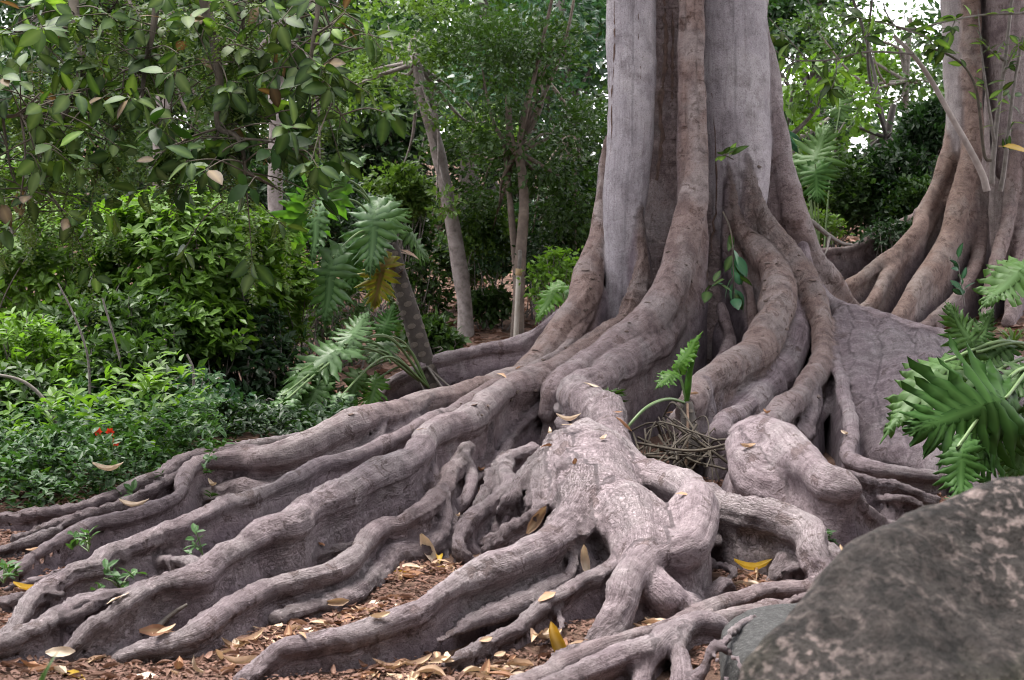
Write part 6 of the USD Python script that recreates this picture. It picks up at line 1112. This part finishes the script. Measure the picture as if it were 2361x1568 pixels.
weed('low weed sprouting through litter beside the boulder', 1905, 1258, .02, 5, n=6, size=.06); weed('leafy weed at the left end of the fallen root tips', 275, 1357, .08, 6, n=5, size=.07); weed('fern like sprout beside the central root', 1402, 925, .42, 7, G_MID, 6, .09)
# red flowers
RED = leaf_mat('red_petals', [(0, (.55, .035, .02)), (1, (.70, .06, .03))], .3)
for lab, u, v in (('small red flower left of the pair in the low herbs', 226, 995), ('small red flower at the right of the pair in the low herbs', 254, 996), ('small red flower hanging below the other two', 267, 1019)):
    p = at_y(u, v, 7.75); t = thing('red_flower', lab, 'flower', p); th = np.arange(6) * 1.05
    for a in th:
        mv, mf = scatter(FOLDED, p[None], np.array([[math.cos(a), -.35, math.sin(a)]]), np.array([[-.3 * math.cos(a), -1, -.3 * math.sin(a)]]), np.array([.026]), 1.5); part(t, 'petal', (mv, mf), RED, smooth=False)
    q = p.copy(); q[2] = ground_z(p[0], p[1]); part(t, 'stem', tube(np.array([q, (p + q) / 2 + [.02, .02, 0], p]), .003, 4), PETIOLE)
# dead twigs in the central hollow
t = thing('tangled_twigs', 'tangle of thin dark aerial roots in the hollow of the central roots', 'roots', at_y(1560, 1010, 8.3))
for i in range(44):
    a = at_y(rs.uniform(1440, 1690), rs.uniform(955, 1050), rs.uniform(8.0, 8.9)); b = at_y(rs.uniform(1470, 1690), rs.uniform(1010, 1110), rs.uniform(7.6, 8.4)); m = (a + b) / 2 + rs.normal(size=3) * .1
    cu = catmull(np.array([a, m, b]), .04); part(t, 'root', tube(cu, rs.uniform(.003, .009), 5), BOUGH)
for lab, sp, r in [('dry stick lying between the two long left roots', ['BL', (1000, 1270, .02), (1150, 1130, .08), (1260, 1060, .12)], .012), ('second dry stick beside it under the long left root', ['BL', (1130, 1240, .02), (1240, 1140, .06), (1340, 1040, .1)], .008)]:
    shoot('dry_stick', lab, 'stick', sp, (r, r * .5), TWIG, 0, 140, (F_DARK,), .1, (1,))
# grass tuft and near blade
t = thing('grass_tuft', 'tuft of yellowing strap leaves at the foot of the second fig', 'plant', at_y(2335, 800, 11.0)); b0 = at_y(2335, 800, 11.0)
for i in range(26):
    a = rs.uniform(0, 6.28); L = rs.uniform(.18, .42); s = np.linspace(0, 1, 6); d = np.array([math.cos(a), math.sin(a), 0])
    c = b0 + d * (L * s ** 1.3)[:, None] + np.array([0, 0, 1]) * (L * (1.2 * s - 1.1 * s ** 2.2))[:, None]; sd = np.cross(d, [0, 0, 1]) * .008; w = (1 - s ** 2)[:, None]
    v_ = np.vstack([c - sd * w, c + sd * w]); part(t, 'blade', (v_, np.array([[i_, i_ + 1, i_ + 7] for i_ in range(5)] + [[i_, i_ + 7, i_ + 6] for i_ in range(5)])), G_YELLOW)
c = np.array([at_y(75, 1640, 3.0), at_y(95, 1568, 3.0), at_y(118, 1525, 3.02), at_y(135, 1500, 3.05)]); c = catmull(c, .02); w = np.interp(np.linspace(0, 1, len(c)), [0, .5, 1], [.011, .010, .001])[:, None] * np.array([[.85, 0, .5]])
n = len(c); m = part(thing('wild_grass', 'blurred dark green grass blade close to the lens in the near left corner', 'grass', c[0]), 'blade', (np.vstack([c - w, c + [0, .004, 0], c + w]), np.array([[k * n + i_, k * n + i_ + 1, (k + 1) * n + i_ + 1] for k in (0, 1) for i_ in range(n - 1)] + [[k * n + i_, (k + 1) * n + i_ + 1, (k + 1) * n + i_] for k in (0, 1) for i_ in range(n - 1)])), G_MID)
